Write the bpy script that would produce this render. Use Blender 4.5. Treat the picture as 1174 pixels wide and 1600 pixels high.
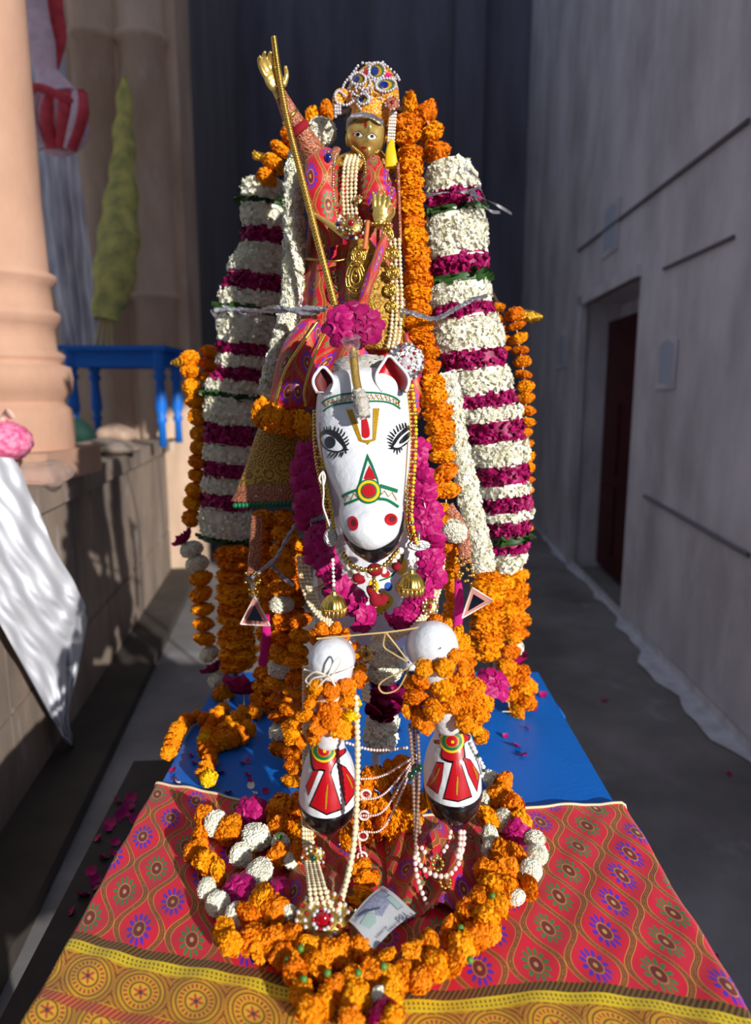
import bpy, math, random
import numpy as np
from mathutils import Vector, Matrix
from mathutils.bvhtree import BVHTree
C = bpy.context.scene.collection
for o in list(bpy.data.objects): bpy.data.objects.remove(o)
rng = np.random.default_rng(7); random.seed(7)
PI = math.pi

# ------------------------------------------------------------------ camera, sky, sun, exposure
TILT = math.radians(9.7); FPX = 1080.0; CZ = 1.48; TZ = 0.70      # table top height
cam_data = bpy.data.cameras.new('camera'); cam = bpy.data.objects.new('camera', cam_data); C.objects.link(cam)
cam.location = (0, 0, CZ); cam.rotation_euler = (PI/2 - TILT, 0, 0)
cam_data.sensor_fit = 'VERTICAL'; cam_data.sensor_height = 36; cam_data.sensor_width = 36
cam_data.lens = 36*FPX/1600; cam_data.clip_start = .02; cam_data.clip_end = 60
cam_data.dof.use_dof = True; cam_data.dof.focus_distance = 1.22; cam_data.dof.aperture_fstop = 2.4
bpy.context.scene.camera = cam
world = bpy.data.worlds.new('sky'); bpy.context.scene.world = world; world.use_nodes = True
bg = world.node_tree.nodes['Background']; bg.inputs[0].default_value = (.70, .80, 1.0, 1); bg.inputs[1].default_value = .43
sun_d = bpy.data.lights.new('sun', 'SUN'); sun = bpy.data.objects.new('sun', sun_d); C.objects.link(sun)
SUN_AZ, SUN_EL = math.radians(36), math.radians(17.5)
sd = Vector((-math.sin(SUN_AZ)*math.cos(SUN_EL), math.cos(SUN_AZ)*math.cos(SUN_EL), -math.sin(SUN_EL)))
sun.rotation_euler = sd.to_track_quat('-Z', 'Y').to_euler(); sun.location = (3, -3, 5)
sun_d.energy = 5.2; sun_d.angle = math.radians(.8); sun_d.color = (1, .96, .89)
vs = bpy.context.scene.view_settings
vs.view_transform = 'Standard'; vs.look = 'None'; vs.gamma = 1; vs.use_curve_mapping = False; vs.exposure = 0.0

# ------------------------------------------------------------------ measuring helpers
def ray(px, py):
    a = (px-587)/FPX; b = (800-py)/FPX
    return np.array([a, math.cos(TILT)+b*math.sin(TILT), -math.sin(TILT)+b*math.cos(TILT)])
O0 = np.array([0, 0, CZ])
def P(px, py, Y):                     # the point seen at px, py that stands Y metres ahead
    d = ray(px, py); return O0 + d*(Y/d[1])
def PZ(px, py, z):                    # the point seen at px, py on the level z
    d = ray(px, py); return O0 + d*((z-CZ)/d[2])
def S(px, Y): return px/FPX*Y*1.02    # a size in pixels -> metres

# ------------------------------------------------------------------ mesh helpers
class MB:
    def __init__(s): s.V = []; s.F = []; s.n = 0; s.M = []; s.UV = None
    def add(s, vf, mi=0):
        if isinstance(vf, MB): vf = vf.get()
        V, F = vf[0], vf[1]
        s.V.append(np.asarray(V, float)); s.F.extend([tuple(int(i)+s.n for i in f) for f in F]); s.n += len(V); s.M += [mi]*len(F)
        return s
    def get(s): return np.vstack(s.V), s.F
def mk(name, vf, mat, parent=None, smooth=True, mi=None, uv=None, origin=None):
    V, F = (vf.get() if isinstance(vf, MB) else vf); V = np.asarray(V, float)
    if isinstance(vf, MB) and mi is None and isinstance(mat, (list, tuple)): mi = vf.M
    if parent is None:
        if origin is None:
            lo, hi = V.min(0), V.max(0); origin = np.array([(lo[0]+hi[0])/2, (lo[1]+hi[1])/2, lo[2]])
        off = np.array(origin, float)
    else:
        off = np.array(parent['_o'])
    me = bpy.data.meshes.new(name); me.from_pydata((V-off).tolist(), [], [tuple(int(i) for i in f) for f in F]); 
    for m in (mat if isinstance(mat, (list, tuple)) else [mat]): me.materials.append(m)
    if mi is not None: me.polygons.foreach_set('material_index', np.array(mi, dtype=np.int32))
    me.polygons.foreach_set('use_smooth', [smooth]*len(me.polygons))
    if uv is not None:
        l = me.uv_layers.new(name='UVMap'); idx = np.empty(len(me.loops), dtype=np.int32); me.loops.foreach_get('vertex_index', idx)
        l.data.foreach_set('uv', np.asarray(uv, float)[idx].ravel())
    me.update()
    o = bpy.data.objects.new(name, me); C.objects.link(o); o['_o'] = [float(x) for x in off]
    if parent is None: o.location = off
    else: o.parent = parent
    return o
def tag(o, label=None, cat=None, group=None, kind=None):
    if label: o['label'] = label
    if cat: o['category'] = cat
    if group: o['group'] = group
    if kind: o['kind'] = kind
    return o
def thing(name, label, cat, loc, group=None):
    o = bpy.data.objects.new(name, None); C.objects.link(o); o.location = loc; o['_o'] = [float(x) for x in loc]
    o.empty_display_size = .02
    return tag(o, label, cat, group)
def struct(name, vf, mat, **k):
    o = mk(name, vf, mat, **k); o['kind'] = 'structure'; return o
def gridF(n, m, cu=False, cv=False):
    F = []
    for i in range(n if cu else n-1):
        for j in range(m if cv else m-1):
            a = i*m+j; b = ((i+1) % n)*m+j; c = ((i+1) % n)*m+(j+1) % m; d = i*m+(j+1) % m
            F.append((a, b, c, d))
    return F
def spline(ctrl, n):
    c = np.asarray(ctrl, float)
    if len(c) < 3:
        t = np.linspace(0, 1, n)[:, None]; return c[0]*(1-t)+c[-1]*t
    c = np.vstack([2*c[0]-c[1], c, 2*c[-1]-c[-2]]); m = len(c)-3
    out = []
    for k in range(n):
        t = k/(n-1)*m; i = min(int(t), m-1); t -= i
        p0, p1, p2, p3 = c[i:i+4]
        out.append(.5*((2*p1)+(-p0+p2)*t+(2*p0-5*p1+4*p2-p3)*t*t+(-p0+3*p1-3*p2+p3)*t**3))
    return np.array(out)
def frames(p):
    p = np.asarray(p, float); n = len(p); T = np.gradient(p, axis=0); T /= np.linalg.norm(T, axis=1)[:, None]+1e-12
    u = np.cross(T[0], [0, 1, 0]); 
    if np.linalg.norm(u) < .1: u = np.cross(T[0], [1, 0, 0])
    u /= np.linalg.norm(u); U = []
    for i in range(n):
        u = u-T[i]*np.dot(u, T[i]); u /= np.linalg.norm(u)+1e-12; U.append(u.copy())
    U = np.array(U); return T, U, np.cross(T, U)
def tube(pts, rad, n=10, cap=True, flat=1.0, ripple=None):
    p = np.asarray(pts, float); m = len(p); r = np.full(m, rad, float) if np.isscalar(rad) else np.interp(np.linspace(0, 1, m), np.linspace(0, 1, len(rad)), rad)
    T, U, W = frames(p); th = np.arange(n)*2*PI/n
    V = (p[:, None]+r[:, None, None]*(np.cos(th)[None, :, None]*U[:, None]+flat*np.sin(th)[None, :, None]*W[:, None])).reshape(-1, 3)
    F = gridF(m, n, False, True)
    if cap: F.append(tuple(range(n-1, -1, -1))); F.append(tuple(range((m-1)*n, m*n)))
    return V, F
def ell(c, r, nu=12, nv=16, R=None):
    r = np.array([r]*3 if np.isscalar(r) else r, float); V = []
    for i in range(nu+1):
        ph = PI*i/nu
        for j in range(nv):
            t = 2*PI*j/nv; V.append([math.sin(ph)*math.cos(t), math.sin(ph)*math.sin(t), math.cos(ph)])
    V = np.array(V)*r
    if R is not None: V = V@np.asarray(R).T
    return V+np.asarray(c), gridF(nu+1, nv, False, True)
def box(c, s, R=None):
    V = np.array([[x, y, z] for x in (-.5, .5) for y in (-.5, .5) for z in (-.5, .5)])*np.array(s)
    if R is not None: V = V@np.asarray(R).T
    return V+np.asarray(c), [(0, 1, 3, 2), (4, 6, 7, 5), (0, 4, 5, 1), (2, 3, 7, 6), (0, 2, 6, 4), (1, 5, 7, 3)]
def lathe(prof, o, n=20, R=None):
    V = np.array([[r*math.cos(2*PI*j/n), r*math.sin(2*PI*j/n), z] for r, z in prof for j in range(n)])
    if R is not None: V = V@np.asarray(R).T
    return V+np.asarray(o), gridF(len(prof), n, False, True)
def rotM(ax, deg): return np.array(Matrix.Rotation(math.radians(deg), 3, ax))
def alignM(d, spin=0.0):              # local z -> d
    d = Vector([float(x) for x in d]).normalized(); q = d.to_track_quat('Z', 'Y'); return np.array((q @ Vector((0,0,1)).to_track_quat('Z','Y')).to_matrix() @ Matrix.Rotation(spin, 3, 'Z'))
def blend(parts, voxel=.006, smooth=4):
    b = MB()
    for q in parts: b.add(q)
    V, F = b.get(); me = bpy.data.meshes.new('t'); me.from_pydata(V.tolist(), [], F); me.update()
    o = bpy.data.objects.new('t', me); C.objects.link(o)
    m = o.modifiers.new('r', 'REMESH'); m.mode = 'VOXEL'; m.voxel_size = voxel; m.use_smooth_shade = True
    s = o.modifiers.new('s', 'SMOOTH'); s.factor = .5; s.iterations = smooth
    dg = bpy.context.evaluated_depsgraph_get(); e = o.evaluated_get(dg); m2 = e.to_mesh()
    V = np.array([v.co[:] for v in m2.vertices]); F = [tuple(p.vertices) for p in m2.polygons]
    e.to_mesh_clear(); bpy.data.objects.remove(o); bpy.data.meshes.remove(me)
    return V, F
def beads(path, r, gap=1.0, nu=5, nv=7, jit=0.0, alt=None):       # beads strung along a path
    p = np.asarray(path, float); L = np.r_[0, np.cumsum(np.linalg.norm(np.diff(p, axis=0), axis=1))]
    b = MB(); s = r; k = 0
    while s < L[-1]:
        c = np.array([np.interp(s, L, p[:, i]) for i in range(3)])+rng.normal(0, jit, 3) if jit else np.array([np.interp(s, L, p[:, i]) for i in range(3)])
        b.add(ell(c, r*rng.uniform(.92, 1.08), nu, nv), (alt[k % len(alt)] if alt else 0)); s += 2*r*gap; k += 1
    return b
def pxpath(pts, n=40):                # list of (px, py, Y)
    return spline([P(*q) for q in pts], n)
def loft(rows, n=40, e=2.0, folds=0, amp=0.0, ph=0.0, sub=8):
    # rows of (py, xl, xr, Yfront, thickness): level rings
    rows = spline(np.array(rows, float), len(rows)*sub); V = []; UV = []
    for k, (py, xl, xr, Y, th) in enumerate(rows):
        A = P(xl, py, Y+th/2); B = P(xr, py, Y+th/2); c = (A+B)/2; w = max((B-A)[0]/2, .0005); d = max(th/2, .0005)
        z = P((xl+xr)/2, py, Y)[2]; t = k/(len(rows)-1)
        for j in range(n):
            a = 2*PI*j/n; ca, sa = math.cos(a), math.sin(a)
            f = 1+amp*t*math.cos(folds*a+ph+2*t)+amp*.4*t*math.cos((folds*2+1)*a+ph*2) if folds else 1
            V.append([c[0]+w*f*np.sign(ca)*abs(ca)**(2/e), c[1]+d*f*np.sign(sa)*abs(sa)**(2/e), z])
            aa = (a+PI/2) % (2*PI) - PI
            UV.append([aa*w*1.1, z])
    m = len(rows); F = gridF(m, n, False, True); F.append(tuple(range(n))); F.append(tuple(range(m*n-1, m*n-n-1, -1)))
    return np.array(V), F, np.array(UV)

# ------------------------------------------------------------------ materials
def mat(name, col, rough=.6, metal=0.0, var=0.0, vscale=30, bump=0.0, bscale=200, spec=.5, sss=0, coat=0, obj_rand=0.0, trans=0, alpha=1.0, col2=None, stretch=None, ior=1.45):
    m = bpy.data.materials.new(name); m.use_nodes = True; nt = m.node_tree; b = nt.nodes['Principled BSDF']
    c = (*[(x/255/12.92 if x/255 <= .04045 else ((x/255+.055)/1.055)**2.4) for x in col], 1)
    b.inputs['Base Color'].default_value = c; b.inputs['Roughness'].default_value = rough; b.inputs['Metallic'].default_value = metal
    b.inputs['Specular IOR Level'].default_value = spec; b.inputs['IOR'].default_value = ior
    if sss: b.inputs['Subsurface Weight'].default_value = sss; b.inputs['Subsurface Radius'].default_value = (.004, .002, .001); b.inputs['Subsurface Scale'].default_value = 1
    if coat: b.inputs['Coat Weight'].default_value = coat; b.inputs['Coat Roughness'].default_value = .1
    if trans: b.inputs['Transmission Weight'].default_value = trans
    if alpha < 1: b.inputs['Alpha'].default_value = alpha
    tc = nt.nodes.new('ShaderNodeTexCoord'); mp = nt.nodes.new('ShaderNodeMapping'); nt.links.new(tc.outputs['Object'], mp.inputs[0])
    if stretch: mp.inputs['Scale'].default_value = stretch
    if var or col2 or obj_rand:
        nz = nt.nodes.new('ShaderNodeTexNoise'); nz.inputs['Scale'].default_value = vscale; nz.inputs['Detail'].default_value = 5; nt.links.new(mp.outputs[0], nz.inputs[0])
        mx = nt.nodes.new('ShaderNodeMix'); mx.data_type = 'RGBA'; 
        mr = nt.nodes.new('ShaderNodeMapRange'); mr.inputs[1].default_value = .35; mr.inputs[2].default_value = .65; nt.links.new(nz.outputs[0], mr.inputs[0])
        nt.links.new(mr.outputs[0], mx.inputs[0]); mx.inputs[6].default_value = c
        if col2: c2 = (*[((x/255+.055)/1.055)**2.4 for x in col2], 1)
        else: c2 = tuple(max(0, x*(1-var)) for x in c[:3])+(1,)
        mx.inputs[7].default_value = c2; last = mx.outputs[2]
        if obj_rand:
            oi = nt.nodes.new('ShaderNodeObjectInfo'); hs = nt.nodes.new('ShaderNodeHueSaturation')
            a = nt.nodes.new('ShaderNodeMapRange'); a.inputs[3].default_value = .5-obj_rand*.35; a.inputs[4].default_value = .5+obj_rand*.35; nt.links.new(oi.outputs['Random'], a.inputs[0]); nt.links.new(a.outputs[0], hs.inputs['Hue'])
            a2 = nt.nodes.new('ShaderNodeMapRange'); a2.inputs[3].default_value = 1-obj_rand*3; a2.inputs[4].default_value = 1+obj_rand*2; nt.links.new(oi.outputs['Random'], a2.inputs[0]); nt.links.new(a2.outputs[0], hs.inputs['Value'])
            nt.links.new(last, hs.inputs['Color']); last = hs.outputs[0]
        nt.links.new(last, b.inputs['Base Color'])
    if bump:
        n2 = nt.nodes.new('ShaderNodeTexNoise'); n2.inputs['Scale'].default_value = bscale; n2.inputs['Detail'].default_value = 4; nt.links.new(mp.outputs[0], n2.inputs[0])
        bp = nt.nodes.new('ShaderNodeBump'); bp.inputs['Strength'].default_value = bump; bp.inputs['Distance'].default_value = .01; nt.links.new(n2.outputs[0], bp.inputs['Height']); nt.links.new(bp.outputs[0], b.inputs['Normal'])
    return m
M = {}
M['white'] = mat('white_paint', (226, 229, 236), .38, var=.08, vscale=14, bump=.25, bscale=60, coat=.15)
M['black'] = mat('black_paint', (14, 12, 14), .22, coat=.5)
M['red'] = mat('red_paint', (178, 8, 26), .35, coat=.3)
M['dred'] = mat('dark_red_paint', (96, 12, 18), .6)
M['green'] = mat('green_paint', (8, 104, 66), .4)
M['yellow'] = mat('yellow_paint', (226, 190, 20), .4)
M['ochre'] = mat('ochre_glitter', (196, 150, 22), .35, metal=.25, var=.4, vscale=400)
M['bluep'] = mat('blue_dot_paint', (20, 80, 170), .4)
M['orangep'] = mat('orange_paint', (224, 110, 24), .4)
M['marigold'] = mat('marigold_petals', (255, 152, 2), .65, var=.22, vscale=60, obj_rand=.035, sss=.12, spec=.25)
M['marigold_y'] = mat('yellow_marigold_petals', (255, 205, 6), .65, var=.2, vscale=60, obj_rand=.02, sss=.12, spec=.25)
M['jasmine'] = mat('tuberose_petals', (250, 248, 238), .6, col2=(240, 238, 214), vscale=60, sss=.15, spec=.3)
M['rose'] = mat('rose_petals', (172, 8, 100), .5, col2=(124, 2, 66), vscale=70, sss=.1, spec=.35)
M['rose_l'] = mat('pink_rose_petals', (200, 20, 120), .5, col2=(144, 6, 82), vscale=60, sss=.1, spec=.35)
M['leaf'] = mat('leaf_green', (52, 92, 40), .45, var=.4, vscale=50)
M['leaf_l'] = mat('sepal_green', (92, 140, 56), .45, var=.3, vscale=50)
M['gold'] = mat('gold_metal', (232, 196, 100), .3, metal=1, var=.2, vscale=200)
M['brass'] = mat('polished_brass', (226, 196, 112), .3, metal=.7, var=.12, vscale=60)
M['silver'] = mat('silver_metal', (200, 200, 198), .3, metal=1, bump=.4, bscale=300)
M['pearl'] = mat('cream_pearl', (232, 216, 178), .25, coat=.5, sss=.1)
M['pearlw'] = mat('white_pearl', (238, 232, 222), .22, coat=.5)
M['pearlp'] = mat('pale_pink_pearl', (240, 212, 206), .22, coat=.5)
M['gem_r'] = mat('red_gem', (150, 4, 22), .1, coat=1)
M['gem_g'] = mat('green_gem', (6, 60, 40), .1, coat=1)
M['gem_b'] = mat('blue_gem', (20, 30, 110), .1, coat=1)
M['gem_c'] = mat('clear_stone', (226, 220, 226), .12, metal=.4, coat=1)
M['velvet'] = mat('red_velvet', (140, 8, 30), .9)
M['hair'] = mat('black_hair', (8, 8, 10), .6)
M['rope'] = mat('gold_wound_cord', (206, 168, 84), .4, metal=.5, var=.35, vscale=300)
M['string'] = mat('white_thread', (228, 222, 208), .8)
M['twine'] = mat('straw_twine', (210, 180, 120), .7)
M['cello'] = mat('clear_cellophane', (235, 235, 240), .08, trans=.9, alpha=.45, ior=1.2)
M['tinsel'] = mat('silver_tinsel', (196, 196, 206), .25, metal=.9, bump=1, bscale=500)
M['tblue'] = mat('blue_table_paint', (14, 112, 214), .42, var=.12, vscale=8, bump=.1, bscale=80)
M['mirror'] = mat('mirror_film', (120, 140, 160), .08, metal=1)
M['pinkfilm'] = mat('pink_clear_film', (240, 170, 160), .12, trans=.3, alpha=.75)
M['pinkcloth'] = mat('magenta_velvet', (190, 10, 120), .8)
def nodes(name):
    m = bpy.data.materials.new(name); m.use_nodes = True; nt = m.node_tree
    def mth(op, a, b=None, c=None):
        n = nt.nodes.new('ShaderNodeMath'); n.operation = op
        for i, x in enumerate((a, b, c)):
            if x is None: continue
            if isinstance(x, (int, float)): n.inputs[i].default_value = x
            else: nt.links.new(x, n.inputs[i])
        return n.outputs[0]
    def mix(f, a, b):
        n = nt.nodes.new('ShaderNodeMix'); n.data_type = 'RGBA'
        for i, x in ((0, f), (6, a), (7, b)):
            if isinstance(x, tuple): n.inputs[i].default_value = (*[((q/255+.055)/1.055)**2.4 for q in x], 1)
            elif isinstance(x, (int, float)): n.inputs[i].default_value = x
            else: nt.links.new(x, n.inputs[i])
        return n.outputs[2]
    return m, nt, mth, mix
def brocade(name, pu, pv, border=None, base=((228, 8, 56), (208, 4, 46))):
    m, nt, f, mix = nodes(name); b = nt.nodes['Principled BSDF']
    uv = nt.nodes.new('ShaderNodeUVMap'); sx = nt.nodes.new('ShaderNodeSeparateXYZ'); nt.links.new(uv.outputs[0], sx.inputs[0])
    U, Vv = sx.outputs[0], sx.outputs[1]
    u = f('DIVIDE', U, pu); v = f('DIVIDE', Vv, pv)
    a = f('ADD', u, v); c = f('SUBTRACT', u, v)
    ra = f('ROUND', a); rc = f('ROUND', c); fa = f('SUBTRACT', a, ra); fc = f('SUBTRACT', c, rc)
    aa = f('ABSOLUTE', fa); ac = f('ABSOLUTE', fc)
    up = f('ABSOLUTE', f('SUBTRACT', u, f('ROUND', u))); mx = f('SUBTRACT', .5, f('ABSOLUTE', f('SUBTRACT', up, f('ADD', .25, f('MULTIPLY', .19, f('COSINE', f('MULTIPLY', v, 2*PI)))))))
    du = f('MULTIPLY', f('ADD', fa, fc), .5); dv = f('MULTIPLY', f('SUBTRACT', fa, fc), .5)
    r = f('SQRT', f('ADD', f('MULTIPLY', du, du), f('MULTIPLY', dv, dv)))
    th = f('ARCTAN2', dv, du); st = f('SINE', f('MULTIPLY', th, 12.0))
    odd = f('ABSOLUTE', f('MODULO', rc, 2.0))
    nz = nt.nodes.new('ShaderNodeTexNoise'); nz.inputs['Scale'].default_value = 900; nt.links.new(uv.outputs[0], nz.inputs[0])
    col = mix(nz.outputs[0], *base)
    # trellis lines of gold cord with sequins
    def band(x, lo, hi): return f('MULTIPLY', f('GREATER_THAN', x, lo), f('LESS_THAN', x, hi))
    col = mix(band(mx, .455, .6), col, (128, 30, 26))
    col = mix(band(mx, .44, .455), col, (206, 160, 50))
    col = mix(band(mx, .478, .487), col, (186, 130, 50))
    vor = nt.nodes.new('ShaderNodeTexVoronoi'); vor.inputs['Scale'].default_value = 330; nt.links.new(uv.outputs[0], vor.inputs[0])
    seq = f('MULTIPLY', band(mx, .487, .6), f('LESS_THAN', vor.outputs['Distance'], .38))
    col = mix(seq, col, (190, 140, 60))
    mot = mix(odd, (84, 30, 190), (58, 128, 64))
    pet = f('MULTIPLY', f('LESS_THAN', r, f('ADD', .205, f('MULTIPLY', st, .03))), f('GREATER_THAN', st, -.35))
    col = mix(pet, col, mot)
    col = mix(f('LESS_THAN', r, .115), col, (120, 20, 34))
    col = mix(band(r, .105, .125), col, (190, 130, 60))
    col = mix(f('LESS_THAN', r, .035), col, (205, 165, 90))
    met = f('MULTIPLY', seq, .8)
    if border is not None:                                   # yellow border below v = border
        d = f('SUBTRACT', border, Vv)
        q = f('DIVIDE', f('ADD', U, f('MULTIPLY', f('MODULO', f('ROUND', f('DIVIDE', f('SUBTRACT', d, .066), .06)), 2.0), .0375)), .075); fq = f('SUBTRACT', q, f('ROUND', q))
        w = f('DIVIDE', f('SUBTRACT', d, .066), .06); fw = f('SUBTRACT', w, f('ROUND', w))
        dx = f('MULTIPLY', fq, 1.25)
        rr = f('SQRT', f('ADD', f('MULTIPLY', dx, dx), f('MULTIPLY', fw, fw)))
        t2 = f('ARCTAN2', fw, dx)
        yel = mix(nz.outputs[0], (232, 176, 18), (200, 140, 14))
        ring = f('GREATER_THAN', f('SINE', f('MULTIPLY', rr, 60.0)), .45)
        y2 = mix(ring, yel, (126, 74, 20))
        tick = f('MULTIPLY', band(rr, .30, .39), f('GREATER_THAN', f('SINE', f('MULTIPLY', t2, 22.0)), .1))
        y2 = mix(band(rr, .29, .40), y2, (222, 168, 30)); y2 = mix(tick, y2, (176, 50, 30))
        y2 = mix(f('LESS_THAN', rr, .2), y2, (226, 180, 30))
        flow = f('LESS_THAN', rr, f('ADD', .12, f('MULTIPLY', f('SINE', f('MULTIPLY', t2, 6.0)), .06)))
        y2 = mix(flow, y2, (206, 70, 50)); y2 = mix(f('LESS_THAN', rr, .05), y2, (60, 70, 40))
        outer = f('GREATER_THAN', rr, .58)
        chk = f('GREATER_THAN', f('MULTIPLY', f('SINE', f('MULTIPLY', U, 1500.0)), f('SINE', f('MULTIPLY', d, 1500.0))), .15)
        y2 = mix(f('MULTIPLY', outer, chk), y2, (150, 56, 30))
        zz = f('GREATER_THAN', f('SINE', f('ADD', f('MULTIPLY', U, 900.0), f('MULTIPLY', d, 700.0))), .0)
        trim = mix(zz, (150, 112, 48), (84, 56, 24))
        rib = f('GREATER_THAN', f('SINE', f('MULTIPLY', U, 1000.0)), .2)
        trim2 = mix(f('MULTIPLY', rib, band(d, .019, .023)), (226, 196, 20), (120, 90, 20))
        trim2 = mix(f('MULTIPLY', rib, band(d, .026, .029)), trim2, (120, 90, 20))
        y2 = mix(f('LESS_THAN', d, .033), y2, trim2); y2 = mix(f('LESS_THAN', d, .015), y2, trim)
        y2 = mix(band(d, .098, .112), y2, (176, 20, 40))
        y2 = mix(f('MULTIPLY', band(d, .098, .112), zz), y2, (196, 120, 50))
        isb = f('GREATER_THAN', d, 0.0)
        col = mix(isb, col, y2); met = f('ADD', f('MULTIPLY', met, f('SUBTRACT', 1.0, isb)), f('MULTIPLY', isb, f('MULTIPLY', f('LESS_THAN', d, .015), .6)))
    nt.links.new(col, b.inputs['Base Color']); nt.links.new(met, b.inputs['Metallic']); b.inputs['Roughness'].default_value = .5
    b.inputs['Sheen Weight'].default_value = .15
    bp = nt.nodes.new('ShaderNodeBump'); bp.inputs['Strength'].default_value = .35; bp.inputs['Distance'].default_value = .002
    h = f('ADD', f('MULTIPLY', nz.outputs[0], .3), f('ADD', f('MULTIPLY', pet, .8), f('MULTIPLY', seq, 1.0)))
    nt.links.new(h, bp.inputs['Height']); nt.links.new(bp.outputs[0], b.inputs['Normal'])
    return m
M['brocade'] = brocade('red_brocade', (.080), .13, border=.815)
M['dress'] = brocade('red_embroidered_fabric', (.070), .11, base=((200, 6, 38), (178, 4, 30)))
def goldcloth(name, c1, c2, c3):
    m, nt, f, mix = nodes(name); b = nt.nodes['Principled BSDF']
    tc = nt.nodes.new('ShaderNodeTexCoord'); vo = nt.nodes.new('ShaderNodeTexVoronoi'); vo.inputs['Scale'].default_value = 42; nt.links.new(tc.outputs['Object'], vo.inputs[0])
    s = f('GREATER_THAN', f('SINE', f('MULTIPLY', vo.outputs['Distance'], 26.0)), .1)
    v2 = nt.nodes.new('ShaderNodeTexVoronoi'); v2.inputs['Scale'].default_value = 260; nt.links.new(tc.outputs['Object'], v2.inputs[0])
    s2 = f('LESS_THAN', v2.outputs['Distance'], .32)
    col = mix(s, c1, c2); col = mix(f('MULTIPLY', s2, f('LESS_THAN', vo.outputs['Distance'], .3)), col, c3)
    nt.links.new(col, b.inputs['Base Color']); nt.links.new(f('MULTIPLY', s2, .8), b.inputs['Metallic']); b.inputs['Roughness'].default_value = .38
    bp = nt.nodes.new('ShaderNodeBump'); bp.inputs['Strength'].default_value = .6; bp.inputs['Distance'].default_value = .003; nt.links.new(v2.outputs['Distance'], bp.inputs['Height']); nt.links.new(bp.outputs[0], b.inputs['Normal'])
    return m
M['gbroc'] = goldcloth('gold_brocade', (190, 150, 40), (140, 96, 30), (170, 40, 40))
M['crown'] = goldcloth('crown_fabric', (222, 170, 40), (214, 120, 30), (220, 205, 190))
M['lace'] = goldcloth('pink_gold_lace', (180, 110, 80), (140, 80, 56), (214, 190, 140))
# ------------------------------------------------------------------ setting: floor, walls, platform
def plaster(name, c1, c2, sc=1.2, streak=(3, 3, .5), c3=None):
    m, nt, f, mix = nodes(name); b = nt.nodes['Principled BSDF']; b.inputs['Roughness'].default_value = .8
    tc = nt.nodes.new('ShaderNodeTexCoord'); mp = nt.nodes.new('ShaderNodeMapping'); mp.inputs['Scale'].default_value = streak; nt.links.new(tc.outputs['Object'], mp.inputs[0])
    n1 = nt.nodes.new('ShaderNodeTexNoise'); n1.inputs['Scale'].default_value = sc; n1.inputs['Detail'].default_value = 7; n1.inputs['Roughness'].default_value = .62; nt.links.new(mp.outputs[0], n1.inputs[0])
    r = nt.nodes.new('ShaderNodeMapRange'); r.inputs[1].default_value = .36; r.inputs[2].default_value = .66; nt.links.new(n1.outputs[0], r.inputs[0])
    col = mix(r.outputs[0], c1, c2)
    if c3:
        n2 = nt.nodes.new('ShaderNodeTexNoise'); n2.inputs['Scale'].default_value = sc*2.6; n2.inputs['Detail'].default_value = 8; nt.links.new(mp.outputs[0], n2.inputs[0])
        r2 = nt.nodes.new('ShaderNodeMapRange'); r2.inputs[1].default_value = .6; r2.inputs[2].default_value = .72; nt.links.new(n2.outputs[0], r2.inputs[0]); col = mix(f('MULTIPLY', r2.outputs[0], .55), col, c3)
    nt.links.new(col, b.inputs['Base Color'])
    bp = nt.nodes.new('ShaderNodeBump'); bp.inputs['Strength'].default_value = .4; bp.inputs['Distance'].default_value = .02; nt.links.new(n1.outputs[0], bp.inputs['Height']); nt.links.new(bp.outputs[0], b.inputs['Normal'])
    return m
M['wallR'] = plaster('grey_plaster', (222, 219, 228), (178, 174, 182), 1.4, (2.2, 1.6, .8), (216, 212, 224))
M['wallB'] = plaster('dark_plaster', (112, 112, 130), (84, 84, 98), 1.0)
M['stone'] = plaster('sandstone', (196, 166, 146), (158, 132, 114), 2.5, (2, 2, 1.2), (206, 190, 176))
M['stoneP'] = plaster('pink_stone', (192, 152, 130), (176, 136, 114), 2.0, (2, 2, 1))
M['stoneD'] = plaster('weathered_stone', (150, 132, 118), (112, 100, 92), 2.0, (2, 2, .7), (178, 170, 166))
M['floor'] = plaster('grey_floor', (140, 136, 136), (100, 98, 98), 1.6, (1, 1, 1), (168, 166, 170))
M['limewash'] = mat('lime_wash', (216, 218, 228), .8, var=.25, vscale=12)
M['dark'] = mat('dark_recess', (22, 16, 16), .7)
M['doorred'] = mat('dark_red_door', (74, 14, 18), .6, var=.4, vscale=6)
M['lilac'] = mat('bluish_lit_niche', (176, 186, 206), .8)  # bluish light inside the niches, put into the colour
M['facade'] = plaster('tan_facade_stone', (214, 186, 162), (186, 158, 136), 2.0, (2, 2, .7), (214, 200, 186))
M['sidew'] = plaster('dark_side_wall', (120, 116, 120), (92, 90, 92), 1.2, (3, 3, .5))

struct('floor', box((0, 4, -.05), (9, 18, .1)), M['floor'], smooth=False)
# right wall: passes (1.55, 2.7), runs 2.8 degrees outward
aR = math.radians(2.8); uR = np.array([math.sin(aR), math.cos(aR), 0]); nR = np.array([math.cos(aR), -math.sin(aR), 0]); oR = np.array([1.56, 2.7, 0.])
RR = np.array([[uR[1], uR[0], 0], [-uR[0], uR[1], 0], [0, 0, 1]])   # local y along the wall
def onR(px, py, inset=0.0):
    d = ray(px, py); o = oR+nR*inset; t = np.dot(o-O0, nR)/np.dot(d, nR); return O0+d*t
def wl(p): return float(np.dot(p-oR, uR))
def wallbox(s0, s1, z0, z1, d0, d1):
    c = oR+uR*(s0+s1)/2+nR*(d0+d1)/2; c[2] = (z0+z1)/2
    return box(c, (abs(d1-d0), abs(s1-s0), z1-z0), RR)
dj0, dj1 = wl(onR(985, 700)), wl(onR(903, 700)); dtop = float(onR(1000, 433)[2]); dbot = .06
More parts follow.
